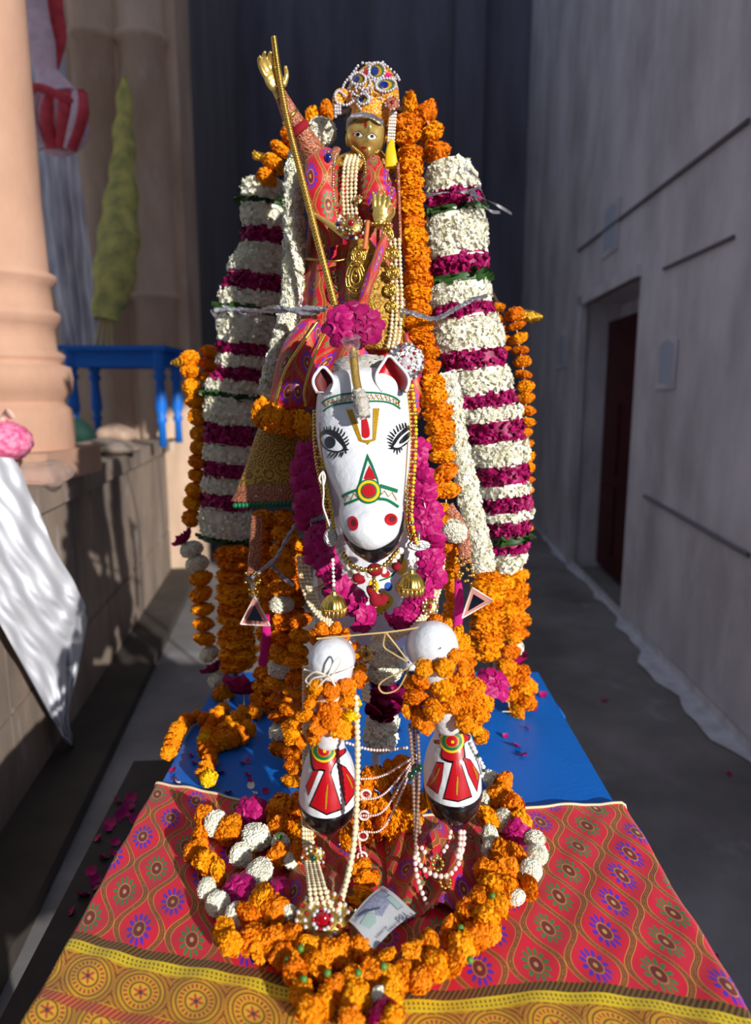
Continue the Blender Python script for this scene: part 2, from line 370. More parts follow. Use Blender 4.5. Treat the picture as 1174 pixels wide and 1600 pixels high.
b = MB(); SEG0, SEG1 = -.85, 7.2
for q in ((SEG0, dj0, 0, 11), (dj1, SEG1, 0, 11), (dj0, dj1, dtop, 11)): b.add(wallbox(*q, 0, .35))
struct('wall_right', b, M['wallR'], smooth=False)
struct('trim_1', wallbox(dj0, dj1, 0, dtop, .30, .34), M['wallR'], smooth=False)
struct('trim_8', box((1.62, 1.25, .16), (.35, 2.0, .33)), M['wallR'], smooth=False)  # unseen low ledge, added so its shadow darkens the right floor
door = struct('door_1', wallbox(dj0+.01, dj1-.01, .05, dtop-.14, .2, .26), M['doorred'], smooth=False)
b = MB()
for k in range(3):
    s = dj0+.06+k*(dj1-dj0)*.31
    for z0, z1 in ((.2, .75), (.85, 1.4)): b.add(wallbox(s, s+(dj1-dj0)*.24, z0, z1, .185, .2))
mk('door_panel', b, M['doorred'], parent=door, smooth=False)
b = MB()
for q in ((dj1-.02, dj1+.10, 0, dtop+.08), (dj0-.02, dj1+.10, dtop, dtop+.07)): b.add(wallbox(*q, -.035, .02))
struct('trim_2', b, M['wallR'], smooth=False)
b = MB()      # lime wash along the wall foot
s = np.linspace(-.45, 5.6, 70); V = []
for k, q in enumerate(s):
    w = .07+.05*math.sin(q*2.3)+.025*math.sin(q*9.1)+.015*math.sin(q*21); w = max(.02, w)*(1 if q < 2.3 else .5)
    a = oR+uR*q-nR*.004; V += [a+[0, 0, .06], a+[0, 0, .006], a-nR*w+[0, 0, .006]]
b.add((np.array(V), gridF(len(s), 3)))
struct('trim_3', b, M['limewash'], smooth=False)
# string course lines and pipes on the right wall
def wline(p0, p1, r, name, m, off=-.01):
    A, B = onR(*p0), onR(*p1); struct(name, tube(spline([A-nR*-off, B-nR*-off], 12), r, 6), m)
M['stain'] = mat('dark_groove', (118, 114, 124), .9)
wline((1174, 188), (905, 392), .012, 'trim_4', M['stain'])
wline((1010, 775), (1174, 868), .012, 'trim_5', M['stain'])
wline((1150, 370), (1040, 420), .010, 'trim_6', M['stain'])
# little lamp niches
def niche(name, x0, y0, x1, y1):
    A, B = onR(x0, (y0+y1)/2), onR(x1, (y0+y1)/2); s0, s1 = wl(A), wl(B); s0, s1 = min(s0, s1), max(s0, s1); zt, zb = onR((x0+x1)/2, y0)[2], onR((x0+x1)/2, y1)[2]
    prof = [(s0, zb), (s1, zb), (s1, zt-.04), ((s0+s1)/2, zt), (s0, zt-.04)]; V = []
    for d in (-.012, -.002):
        for k, (s_, z_) in enumerate(prof):
            p = oR+uR*s_+nR*d; p[2] = z_; V.append(p)
    for k, (s_, z_) in enumerate(prof):
        cs, cz = (s0+s1)/2, (zt+zb)/2; p = oR+uR*(cs+(s_-cs)*.7)-nR*.013; p[2] = cz+(z_-cz)*.8; V.append(p)
    fr = [(k, (k+1) % 5, 5+(k+1) % 5, 5+k) for k in range(5)]+[(k, (k+1) % 5, 10+(k+1) % 5, 10+k) for k in range(5)]
    struct(name, (np.array(V), fr), M['wallR'], smooth=False)
    V2 = [np.array(V[10+k])+nR*.001 for k in range(5)]
    struct(name.replace('window', 'trim_1'), (np.array(V2), [(0, 1, 2, 3, 4)]), M['lilac'], smooth=False)
niche('window_1', 1030, 522, 1060, 608); niche('window_2', 944, 312, 969, 396); niche('window_3', 872, 518, 886, 575)
struct('trim_9', box((1.75, .6, 5.0), (.75, 2.4, 3.3)), M['sidew'], smooth=False)  # unseen overhang, added to keep the sun off the far facade
struct('wall_added_rear', box((-2.2, -2.8, 3.2), (6.8, .3, 6.4)), M['sidew'], smooth=False)  # unseen wall behind the camera, added to cut the sky light from there
# far wall, ceiling and left side
struct('wall_back', box((0.2, 9.3, 3.3), (6, .3, 6.6)), M['wallB'], smooth=False)
struct('trim_7', box((1.12, 9.1, 3.3), (.35, .25, 6.6)), M['wallB'], smooth=False)
aL = math.radians(-7.4); uL = np.array([math.sin(aL), math.cos(aL), 0]); nL = np.array([-math.cos(aL), math.sin(aL), 0]); PTZ = 1.13
oL = P(127, 736, 3.17); oL[2] = 0
RL = np.array([[math.cos(-aL), -math.sin(-aL), 0], [math.sin(-aL), math.cos(-aL), 0], [0, 0, 1]]); RL = np.array([[uL[1], uL[0], 0], [-uL[0], uL[1], 0], [0, 0, 1]])
def lbox(s0, s1, z0, z1, d0, d1):
    c = oL+uL*(s0+s1)/2+nL*(d0+d1)/2; c[2] = (z0+z1)/2; return box(c, (abs(d1-d0), s1-s0, z1-z0), RL)
def onL(px, py, inset=0.0):
    d = ray(px, py); o = oL+nL*inset; t = np.dot(o-O0, nL)/np.dot(d, nL); return O0+d*t
jz = float(onL(131, 990)[2])
b = MB(); cuts = [-2.6, -1.75, -.95, -.1, .75, 1.6, 2.4]
for z0, z1 in ((0, jz-.012), (jz+.012, PTZ-.10)):
    for a0, a1 in zip(cuts[:-1], cuts[1:]): b.add(lbox(a0+.003, a1-.003, z0, z1, .02, 1.6))
b.add(lbox(-2.6, 2.4, 0, PTZ-.1, .028, 1.6)); b.add(lbox(-2.6, 2.4, PTZ-.1, PTZ, -.012, 2.6))
struct('wall_left', b, M['stoneD'], smooth=False)
struct('baseboard_left', lbox(-2.6, 2.4, 0, .06, -.20, .03), mat('dark_stone_kerb', (74, 66, 60), .85, var=.3, vscale=6), smooth=False)
# far left stone facade facing the viewer, with pilasters
YF = 5.65
def X(px, Y, py=400): return float(P(px, py, Y)[0])
struct('wall_front', box((X(-160, YF), YF+.2, 3.3), (abs(X(-610, YF)-X(290, YF)), .4, 6.6)), M['facade'], smooth=False)
xs = X(286, YF)
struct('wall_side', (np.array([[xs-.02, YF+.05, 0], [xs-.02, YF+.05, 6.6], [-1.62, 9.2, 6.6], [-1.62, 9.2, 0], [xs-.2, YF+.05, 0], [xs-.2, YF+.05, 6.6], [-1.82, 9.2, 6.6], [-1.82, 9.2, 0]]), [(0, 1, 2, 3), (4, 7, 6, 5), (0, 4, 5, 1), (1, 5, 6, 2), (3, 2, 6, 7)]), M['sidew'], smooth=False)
def shaft(c, r, z0, z1, rings):
    prof = [(r, z0)]
    for z, dr, h in sorted(rings): prof += [(r, z-h), (r+dr, z-h*.5), (r+dr*1.1, z), (r+dr, z+h*.5), (r, z+h)]
    prof.append((r, z1)); return lathe(prof, (c[0], c[1], 0), 28)
for k, (px, w) in enumerate(((168, 34), (238, 33))):
    c = (X(px, YF), YF+.02); zr = P(px, 465, YF)[2]; zr2 = P(px, 65, YF)[2]
    struct('trim_%d' % (20+k), shaft(c, S(w, YF), PTZ, 6.6, [(zr, .03, .04), (zr2, .03, .05)]), M['facade'])
struct('trim_22', box((X(203, YF), YF-.0, 3.6), (.12, .12, 5.2)), M['facade'], smooth=False)
# near round column on its plinth
YC = 2.95; cc = np.array([X(4, YC, 500), YC]); r = .185
zt = lambda y: float(P(40, y, YC-.1)[2])
pr = [(r*1.28, PTZ+.10), (r*1.33, PTZ+.14), (r*1.33, zt(655)), (r*1.30, zt(640)), (r*1.16, zt(632)), (r*1.16, zt(626)), (r*1.34, zt(612)), (r*1.38, zt(590)), (r*1.34, zt(572)), (r*1.12, zt(566)), (r*1.22, zt(560)), (r*1.24, zt(552)), (r*1.08, zt(545)), (r*1.06, zt(510)), (r*1.12, zt(505)), (r*1.2, zt(492)), (r*1.2, zt(485)), (r*1.06, zt(478)),
      (r*1.04, zt(440)), (r*1.16, zt(432)), (r*1.17, zt(422)), (r*1.02, zt(416)), (r*.98, zt(300)), (r*.92, 6.6)]
struct('trim_30', lathe(pr, (cc[0], cc[1], 0), 40), M['stoneP'])
struct('trim_31', box((cc[0], cc[1], PTZ+.06), (.53, .53, .12)), M['stoneP'], smooth=False)

# ------------------------------------------------------------------ things on the platform
def turned_table(name, c, w, d, z0, h, label):
    t = thing(name, label, 'table', (c[0], c[1], z0))
    mk('tabletop', box((c[0], c[1], z0+h-.015), (w, d, .03)), M['tblue'], t, smooth=False)
    b = MB(); 
    for s in (-1, 1): b.add(box((c[0], c[1]+s*(d/2-.05), z0+h-.08), (w-.1, .025, .11))); b.add(box((c[0]+s*(w/2-.05), c[1], z0+h-.08), (.025, d-.1, .11)))
    mk('apron', b, M['tblue'], t, smooth=False)
    for sx in (-1, 1):
        for sy in (-1, 1):
            hh = h-.03; prof = [(.035, hh), (.035, hh-.12), (.025, hh-.14), (.038, hh-.17), (.024, hh-.2), (.03, hh-.3), (.034, hh*.4), (.02, hh*.32), (.032, hh*.28), (.02, hh*.24), (.022, 0.0), (.0005, 0)]
            mk('leg', lathe([(a*1.2, z) for a, z in prof], (c[0]+sx*(w/2-.06), c[1]+sy*(d/2-.06), z0), 14), M['tblue'], t)
    return t
A = P(120, 541, 4.7); B = P(257, 541, 4.7)
ht = float(A[2]-PTZ)
turned_table('side_table', ((A[0]+B[0])/2-.03, 4.85), float(B[0]-A[0])+.12, .5, PTZ, ht, 'blue painted wooden table with turned legs on the stone platform behind the column')
# blue-grey drape behind the column
def drape(name, x0, x1, ytop, ybot, Y, m, label, cat, amp=.03, n=7, th=.006):
    V = []; ny, nx = 50, 60
    for j in range(ny):
        t = j/(ny-1); zt_, zb_ = P(100, ytop, Y)[2], P(100, ybot, Y)[2]
        for i in range(nx):
            s = i/(nx-1); x = X(x0[0]+(x0[1]-x0[0])*t, Y)*(1-s)+X(x1[0]+(x1[1]-x1[0])*t, Y)*s
            V.append([x, Y+amp*math.sin(s*n*1.1*PI+math.sin(t*5+s*4)*2.0+1.3*math.sin(t*9))*(0.6+.4*math.sin(t*7+s*5))+.012*math.sin(s*23+t*17)+.01*math.sin(t*30-s*9), zt_+(zb_-zt_)*t])
    V = np.array(V); F = gridF(ny, nx); k = len(V)
    V = np.vstack([V, V+[0, th, 0]]); F += [tuple(i+k for i in f[::-1]) for f in F]
    return tag(mk(name, (V, F), m), label, cat)
M['curt'] = mat('grey_drape_cloth', (230, 228, 232), .85, col2=(186, 184, 196), vscale=5, stretch=(5, 2, .7))
drape('curtain', (20, 92), (112, 152), -120, 560, 5.2, M['curt'], 'crumpled blue-grey cloth hanging behind the pink stone column', 'curtain')
# knotted pink and red cloth hanging at top left
t = thing('knotted_cloth', 'pink and red cloth bundle knotted and hanging at the upper left', 'cloth bundle', P(90, 240, 4.2))
M['pinkc'] = mat('pale_pink_cloth', (244, 212, 226), .8, var=.2, vscale=20); M['redc'] = mat('coral_red_cloth', (226, 76, 90), .8, var=.3, vscale=20)
mk('hanging_tail', tube(pxpath([(48, -40, 4.2), (58, 40, 4.2), (70, 100, 4.2), (84, 150, 4.18)], 20), [.075, .075, .085, .06, .13], 16, flat=.4), M['pinkc'], t)
mk('hanging_tail', tube(pxpath([(80, -40, 4.25), (86, 20, 4.25), (88, 60, 4.25), (82, 115, 4.22)], 20), [.05, .05, .06, .03], 12, flat=.4), M['redc'], t)
bl = MB(); br = MB()
c0 = P(90, 196, 4.15)
bl.add(ell(c0, (.17, .12, .16)))
for k in range(7):
    a = k/6*PI-PI/2; pts = [c0+np.array([.17*math.sin(a)*.95, -.04, .14]), c0+np.array([.19*math.sin(a), -.13, .0]), c0+np.array([.10*math.sin(a), -.09, -.15])]
    (bl if k in (1, 2, 5) else br).add(tube(spline(pts, 10), .035, 8))
br.add(tube(spline([c0+[-.17, -.06, .16], c0+[-.02, -.13, .14], c0+[.12, -.12, .08], c0+[.19, -.05, .03]], 16), .022, 8))
mk('knot', bl, M['pinkc'], t); mk('knot_fold', br, M['redc'], t)
# furled yellow-green umbrella-like cloth bundle leaning on the pilaster
t = thing('wrapped_bundle', 'tall yellow-green printed cloth bundle leaning on the pilasters, sticks showing below', 'bundle', P(172, 530, 5.2))
M['ygreen'] = mat('yellow_green_cloth', (200, 192, 104), .75, col2=(150, 148, 88), vscale=12, bump=.3, bscale=20)
pp = pxpath([(194, 120, 5.4), (193, 230, 5.3), (188, 330, 5.2), (180, 420, 5.05), (166, 500, 4.97)], 50)
V, F = tube(pp, [.03, .07, .09, .13, .15, .14, .09], 24, flat=.6)
V += np.array([[.012*math.sin(v[2]*22+v[0]*40), 0, 0] for v in V])
mk('cloth_wrap', (V, F), M['ygreen'], t)
for k, (x0, x1) in enumerate(((160, 148), (165, 158), (173, 176), (169, 168))):
    mk('stick', tube(pxpath([(x0, 490, 4.97), (x1, 548, 4.97)], 4), .012, 6), M['twine'], t)
# stone lumps and a dark green sack beneath the table
M['sack'] = mat('dark_green_cloth', (14, 52, 44), .8)
def lump(name, px, py, Y, r, m, label, cat):
    c = P(px, py, Y); V, F = ell((0, 0, 0), r, 16, 22); 
    for i, v in enumerate(V): V[i] = v*(1+.13*math.sin(v[0]*30+1)*math.cos(v[1]*25)+.1*math.sin(v[2]*34+v[0]*12))
    V[:, 2] = np.maximum(V[:, 2], -r[2]*.75); V += c; V[:, 2] += PTZ-V[:, 2].min()
    return tag(mk(name, (V, F), m), label, cat)
lump('cloth_sack', 117, 640, 4.45, (.11, .1, .11), M['sack'], 'dark green cloth sack on the platform beside the stone column', 'sack')
lump('stone', 178, 650, 4.85, (.14, .13, .08), M['stone'], 'rounded pale stone under the blue side table', 'stone')
lump('cement_bag', 160, 690, 4.05, (.2, .15, .05), M['stoneD'], 'flattened grey bag lying on the platform before the blue side table', 'bag')
# white cloth hanging over the platform edge at left
t_w = None
V = []; nv, nu = 90, 60
lft = spline(np.array([(-150, 700), (-90, 800), (-40, 900), (10, 990), (60, 1080), (98, 1150), (112, 1166)], float), nv)
rgt = spline(np.array([(20, 716), (60, 800), (112, 905), (133, 950), (134, 985), (108, 1110), (117, 1166)], float), nv)
for j in range(nv):
    t = j/(nv-1)
    for i in range(nu):
        s = i/(nu-1); px = lft[j][0]*(1-s)+rgt[j][0]*s+(3*math.sin(t*19)+2*math.sin(t*43))*s*(1-t); py = lft[j][1]*(1-s)+rgt[j][1]*s
        ins = -.05-.09*math.sin(PI*min(t*1.4, 1))*(.4+.6*s)-.010*math.sin(s*15+t*6+2*math.sin(t*6))*(1-.5*t)-.006*math.sin(s*34-t*13+math.sin(t*17))-.005*math.sin(t*38+s*11+2*math.sin(s*7))-.003*math.sin(t*71-s*23)
        V.append(onL(px, py, ins))
V = np.array(V); F = gridF(nv, nu); k = len(V); V = np.vstack([V, V+nL*.003]); F += [tuple(i+k for i in f[::-1]) for f in F]
M['muslin'] = mat('white_muslin', (222, 224, 232), 1.0, spec=.1, bump=.15, bscale=30)
tag(mk('white_cloth', (V, F), M['muslin']), 'thin white cotton cloth hanging over the platform edge at left', 'cloth')
# low stone block under the cloth, net bag of petals on it, clear plastic bag
sb = float(np.dot(onL(38, 770)-oL, uL)); ZB = float(onL(20, 722)[2])-.004
tag(mk('stone_block', lbox(sb-.75, sb, PTZ, ZB, .01, .42), M['stoneP'], smooth=False), 'pink stone block on the platform edge under the white cloth', 'block')
c = P(6, 690, 2.42); rz = c[2]-ZB; rb = S(42, 2.42)
t = thing('flower_bag', 'net bag of pink rose petals with knotted top at the left edge', 'bag', (c[0], c[1], ZB))
V, F = ell(c, (rb, rb*.9, rz), 24, 32); V = V+rng.normal(0, .002, V.shape); V[:, 2] = np.maximum(V[:, 2], ZB+.002)
mk('petal_fill', (V, F), mat('bagged_petals', (206, 60, 120), .6, col2=(232, 150, 180), vscale=60), t)
mk('knot', tube([c+[0, 0, rz*.8], c+[.006, 0, rz*1.15], c+[.03, 0, rz*1.35]], [.02, .009, .022], 10), mat('peach_net', (226, 186, 170), .7), t)
V, F = ell((0, 0, 0), (.10, .07, .045), 18, 24); V = V*(1+.12*np.sin(V[:, :1]*60)+.1*np.sin(V[:, 1:2]*80+1)); c = P(76, 766, 2.62); V += c; V[:, 2] += PTZ+.001-V[:, 2].min()
tag(mk('plastic_bag', (V, F), M['cello']), 'crumpled clear plastic bag on the platform beside the column base', 'bag')
# ------------------------------------------------------------------ blue table
TX0, TX1, TY0, TY1 = -.435, .462, .66, 1.86
t = thing('wooden_table', 'bright blue painted wooden table carrying the decorated horse statue', 'table', ((TX0+TX1)/2, (TY0+TY1)/2, 0))
V, F = box(((TX0+TX1)/2, (TY0+TY1)/2, TZ-.016), (TX1-TX0, TY1-TY0, .032)); mk('tabletop', (V, F), M['tblue'], t, smooth=False)
b = MB()
for k in (-.15, .15): b.add(box(((TX0+TX1)/2+k, (TY0+TY1)/2, TZ+.0003), (.0025, TY1-TY0, .0008)))
mk('board_joint', b, M['stain'], t, smooth=False)
b = MB()
for sy in (TY0+.06, TY1-.06): b.add(box(((TX0+TX1)/2, sy, TZ-.085), (TX1-TX0-.1, .025, .11)))
for sx in (TX0+.05, TX1-.05): b.add(box((sx, (TY0+TY1)/2, TZ-.085), (.025, TY1-TY0-.1, .11)))
mk('apron', b, M['tblue'], t, smooth=False)
for sx in (TX0+.035, TX1-.02):
    for sy in (TY0+.1, TY1-.2):
        lg = MB(); lg.add(box((sx, sy, TZ-.1), (.07, .07, .16)))
        lg.add(lathe([(.033, TZ-.18), (.022, TZ-.2), (.036, TZ-.24), (.03, .3), (.034, .2), (.02, .17), (.03, .14), (.026, 0), (.0005, 0)], (sx, sy, 0), 16)); mk('leg', lg, M['tblue'], t)

# ------------------------------------------------------------------ the horse
horse = thing('horse_statue', 'white painted wooden horse rearing up with painted eyes and red hoof ornaments', 'statue', (0.0, 1.45, TZ))
def pz(px, py, Y): return P(px, py, Y)
chest = P(582, 905, 1.40); rump = np.array([.0, 1.78, 1.10])
kneeL, kneeR = P(518, 1032, .985), P(678, 1008, .985)
shL, shR = P(524, 1022, 1.28), P(672, 1008, 1.28)
fetL, fetR = P(513, 1160, 1.035), P(703, 1135, 1.035)
r = .038
parts = [tube(spline([P(582, 925, 1.43), [0, 1.52, 1.19], [0, 1.66, 1.12], rump, [0, 1.83, 1.05]], 24), [.118, .128, .125, .135, .10, .05], 24),
         ell(P(582, 930, 1.42), (.118, .11, .135)), 
         tube(spline([P(582, 930, 1.42), P(580, 820, 1.40), P(572, 700, 1.33), P(568, 630, 1.26)], 16), [.11, .095, .075, .06], 20),
         ell(kneeL, S(38, .99)), ell(kneeR, S(40, .99)),
         tube(spline([shL, (shL+kneeL)/2, kneeL], 10), [.05, .040, .035], 16), tube(spline([shR, (shR+kneeR)/2, kneeR], 10), [.05, .042, .037], 16),
         tube([kneeL, (kneeL+fetL)/2, fetL], [.036, .026, .024], 16), tube([kneeR, (kneeR+fetR)/2, fetR], [.038, .028, .026], 16)]
for sx in (-1, 1):
    hip = rump+np.array([sx*.08, .02, -.02])
    parts += [ell(hip, (.08, .1, .11)), tube(spline([hip, [sx*.10, 1.70, .93], [sx*.10, 1.79, .84], [sx*.10, 1.74, TZ+.05]], 16), [.085, .06, .032, .024], 16)]
mk('body', blend(parts, .0065, 5), M['white'], horse)
for sx in (-1, 1): mk('hoof', lathe([(.001, .06), (.024, .058), (.038, .0), (.001, 0)], (sx*.10, 1.735, TZ+.001), 20), M['black'], horse)
mk('tail', tube(spline([[0, 1.86, 1.14], [0, 1.95, 1.12], [0, 1.93, .95], [0, 1.86, TZ+.02]], 20), [.02, .035, .03, .006], 12), M['white'], horse)
# head
hr = [(574, 545, 590, 1.215, .04), (580, 523, 610, 1.20, .09), (594, 504, 630, 1.185, .13), (615, 497, 636, 1.17, .16), (650, 494, 640, 1.15, .18), (690, 496, 642, 1.13, .19), (720, 502, 641, 1.11, .19),
      (750, 513, 638, 1.09, .17), (775, 524, 633, 1.075, .15), (793, 531, 630, 1.062, .14), (812, 530, 630, 1.044, .135), (832, 532, 627, 1.034, .125), (846, 540, 622, 1.034, .11), (856, 551, 610, 1.040, .09), (863, 568, 592, 1.052, .05)]
hV, hF, _ = loft(hr, 64, e=2.15)
mk('head', (hV, hF), M['white'], horse)
lip = [(806, 540, 634, 1.062, .13), (832, 535, 633.5, 1.048, .13), (850, 538, 629, 1.044, .125), (864, 545, 621, 1.046, .11), (873, 555, 611, 1.054, .09), (880, 572, 594, 1.065, .05)]
lV, lF, _ = loft(lip, 40, e=2.1); mk('lower_lip', (lV, lF), M['black'], horse)
# forelegs' hooves
def hoof(rows, rows2):
    V, F, _ = loft(rows, 48, e=2.0); w = mk('hoof', (V, F), M['white'], horse)
    V2, F2, _ = loft(rows2, 48, e=2.0); mk('hoof_rim', (V2, F2), M['black'], w); return BVHTree.FromPolygons(V.tolist(), F)
bvL = hoof([(1130, 494, 532, 1.03, .06), (1150, 487, 537, 1.022, .066), (1172, 484, 538, 1.016, .07), (1192, 483, 541, 1.01, .08), (1215, 477, 550, 1.0, .10), (1240, 472, 556, .994, .115), (1262, 469, 559, .989, .122), (1284, 469, 559, .986, .125), (1296, 472, 556, .987, .12)],
     [(1280, 468, 560, .985, .127), (1286, 468, 560, .984, .128), (1297, 471, 557, .986, .123), (1303, 478, 550, .992, .112), (1306, 492, 536, 1.005, .08)])
bvR = hoof([(1108, 684, 722, 1.03, .06), (1130, 678, 732, 1.022, .066), (1152, 680, 734, 1.016, .07), (1172, 677, 737, 1.01, .08), (1195, 669, 744, 1.0, .10), (1222, 663, 750, .994, .115), (1246, 662, 751, .989, .122), (1268, 662, 751, .986, .125), (1281, 665, 748, .987, .12)],
     [(1262, 661, 752, .985, .127), (1270, 661, 752, .984, .128), (1283, 664, 749, .986, .123), (1290, 671, 742, .992, .112), (1293, 685, 728, 1.005, .08)])
bvH = BVHTree.FromPolygons(hV.tolist(), hF); bvLip = BVHTree.FromPolygons(lV.tolist(), lF)

# painted marks: laid on the real surface
def onto(bv, px, py, off):
    d = Vector(ray(px, py)); h = bv.ray_cast(Vector(O0), d)
    if h[0] is None: return None
    n = h[1] if h[1].dot(d) < 0 else -h[1]
    return np.array(h[0]-d.normalized()*off*.4+n*off)
def fill(bv, pts, off=.0006, rings=6, n=48, closed_spline=False):
    p = np.array(pts, float); q = np.vstack([p, p[:1]])
    if closed_spline:
        k = len(p); ext = np.vstack([p[-1:], p, p[:2]]); out = []
        for i in range(k):
            p0, p1, p2, p3 = ext[i:i+4]
            for t in np.linspace(0, 1, 8, endpoint=False): out.append(.5*((2*p1)+(-p0+p2)*t+(2*p0-5*p1+4*p2-p3)*t*t+(-p0+3*p1-3*p2+p3)*t**3))
        q = np.vstack([out, out[:1]])
    else:
        out = []
        for i in range(len(p)):
            for t in np.linspace(0, 1, max(2, n//len(p)), endpoint=False): out.append(q[i]*(1-t)+q[i+1]*t)
        q = np.vstack([out, out[:1]])
    c = q[:-1].mean(0); q = q[:-1]; m = len(q); V = []; 
    for rr in range(rings+1):
        for z in q:
            w = c+(z-c)*(rr/rings if rr else .001); x = onto(bv, w[0], w[1], off); V.append(x)
    F = [f for f in gridF(rings+1, m, False, True) if all(V[i] is not None for i in f)]
    V = [v if v is not None else O0*0+[0, 1.2, 1.3] for v in V]
    return np.array(V), F
def stroke(bv, pts, w, off=.001, taper=None, n=None, sp=True):
    n = n or max(8, int(len(pts)*6)); p = spline([(x, y, 0) for x, y in pts], n)[:, :2] if sp else np.array(pts, float)
    T = np.gradient(p, axis=0); T /= np.linalg.norm(T, axis=1)[:, None]+1e-9; N = np.stack([-T[:, 1], T[:, 0]], 1)
    ww = np.full(len(p), w/2) if taper is None else np.interp(np.linspace(0, 1, len(p)), np.linspace(0, 1, len(taper)), taper)/2
    V = []
    for k in range(len(p)):
        for s in (-1, -.33, .33, 1): V.append(onto(bv, *(p[k]+N[k]*ww[k]*s), off))
    F = [f for f in gridF(len(p), 4) if all(V[i] is not None for i in f)]
    V = [v if v is not None else np.array([0, 1.2, 1.3]) for v in V]
    return np.array(V), F
def merge(*l):
    b = MB()
    for q in l:
        if q[1]:
            used = sorted({i for f in q[1] for i in f}); mp = {i: k for k, i in enumerate(used)}
            b.add((np.asarray(q[0])[used], [tuple(mp[i] for i in f) for f in q[1]]))
    return b
def disc(bv, cx, cy, rx, ry, off, rot=0): 
    a = np.linspace(0, 2*PI, 36, endpoint=False); c, s = math.cos(rot), math.sin(rot)
    return fill(bv, [(cx+rx*math.cos(x)*c-ry*math.sin(x)*s, cy+rx*math.cos(x)*s+ry*math.sin(x)*c) for x in a], off, 5, 36)
H = bvH
def paint(name, m, *l, parent=horse):
    b = merge(*l)
    if b.V: return mk(name, b, M[m], parent)
z2 = lambda x, y: (480+x/6.522, 540+y/6.522)       # from the enlarged crop 480..660, 540..720
def Z(l): return [z2(*q) for q in l]
# left eye
e1 = Z([(150, 930), (200, 895), (270, 925), (330, 985), (368, 1050), (330, 1078), (270, 1075), (205, 1050), (165, 1000)])
paint('eye_outline', 'black', fill(H, Z([(128, 900), (180, 862), (260, 862), (330, 900), (380, 980), (412, 1062), (370, 1078), (300, 1092), (220, 1072), (160, 1030), (130, 960)]), .0006, closed_spline=True))
e1 = [(x, y+1.6) if y < z2(0, 1000)[1] else (x, y-.6) for x, y in e1]
ew = paint('eye', 'white', fill(H, e1, .0011, closed_spline=True)); 
paint('pupil', 'black', disc(H, *z2(240, 988), 8.6, 9.6, .0016), parent=ew)
lash = [[(205, 875), (200, 820)], [(243, 868), (240, 815)], [(280, 872), (290, 820)], [(310, 885), (328, 835)], [(340, 905), (362, 850)], [(362, 930), (392, 880)], [(380, 960), (418, 925)], [(392, 990), (430, 955)], [(402, 1020), (432, 990)],
        [(250, 1088), (205, 1140)], [(290, 1092), (235, 1150)], [(320, 1092), (272, 1160)], [(350, 1090), (330, 1135)], [(372, 1085), (348, 1145)], [(392, 1078), (402, 1105)], [(400, 1064), (428, 1064)], [(185, 870), (170, 830)]]
paint('eyelashes', 'black', *[stroke(H, Z([a, ((a[0]+b_[0])/2+4, (a[1]+b_[1])/2), b_]), 2, .0012, taper=[2.6, 2.2, 1]) for a, b_ in lash])
# right eye, running round the cheek
paint('eye_outline', 'black', fill(H, Z([(1040, 815), (1000, 835), (930, 900), (880, 970), (855, 1045), (900, 1062), (960, 1042), (1030, 985), (1046, 900)]), .0006, closed_spline=True))
ew = paint('eye', 'white', fill(H, Z([(1040, 868), (1000, 885), (940, 940), (900, 1000), (880, 1035), (930, 1040), (985, 1005), (1036, 955)]), .0011, closed_spline=True))
paint('pupil', 'black', fill(H, Z([(1040, 880), (1000, 905), (965, 940), (938, 975), (935, 1003), (965, 998), (1000, 975), (1036, 935)]), .0016, closed_spline=True), parent=ew)
lash = [[(980, 845), (965, 790)], [(955, 860), (935, 800)], [(930, 880), (905, 815)], [(1005, 830), (995, 785)], [(905, 905), (875, 850)], [(890, 930), (840, 880)], [(878, 955), (820, 915)], [(870, 980), (810, 945)], [(862, 1005), (815, 985)], [(858, 1030), (825, 1020)], [(870, 1055), (825, 1052)],
        [(895, 1060), (880, 1095)], [(915, 1058), (915, 1115)], [(935, 1052), (945, 1095)], [(955, 1045), (965, 1070)]]
paint('eyelashes', 'black', *[stroke(H, Z([a, ((a[0]+b_[0])/2, (a[1]+b_[1])/2-4), b_]), 2, .0012, taper=[2.6, 2.2, 1]) for a, b_ in lash])
# brow band
top = Z([(150, 590), (210, 545), (330, 505), (450, 488), (560, 480), (680, 482), (800, 498), (900, 535), (945, 575)]); bot = Z([(165, 670), (240, 620), (340, 592), (450, 580), (580, 572), (700, 568), (800, 575), (880, 600), (950, 645)])
paint('painted_band', 'green', stroke(H, top, 2.7, .0008), stroke(H, bot, 2.7, .0008))
tp, bt = spline([(*q, 0) for q in top], 40)[:, :2], spline([(*q, 0) for q in bot], 40)[:, :2]
zz = []
for k in range(1, 39, 2): zz += [tuple(tp[k]*.8+bt[k]*.2), tuple(tp[k+1]*.2+bt[k+1]*.8)] if k+1 < 40 else []
paint('painted_zigzag', 'ochre', stroke(H, zz, 2.6, .0007, sp=False))
paint('painted_dots', 'red', *[disc(H, *(tp[k]*.72+bt[k]*.28), .9, .9, .0011) for k in range(2, 39, 4)])
paint('painted_dots', 'bluep', *[disc(H, *(tp[k]*.28+bt[k]*.72), .9, .9, .0011) for k in range(3, 39, 4)])
# forehead mark
paint('forehead_mark', 'ochre', fill(H, Z([(400, 655), (462, 648), (500, 760), (560, 960), (530, 978)]), .0007), fill(H, Z([(672, 640), (738, 640), (700, 965), (668, 965)]), .0007), fill(H, Z([(530, 955), (600, 965), (690, 950), (690, 970), (645, 985), (620, 1015), (600, 995), (545, 980)]), .0009))
paint('forehead_drop', 'red', fill(H, Z([(560, 720), (592, 705), (625, 800), (640, 890), (632, 930), (600, 945), (568, 930), (560, 880)]), .0011, closed_spline=True))
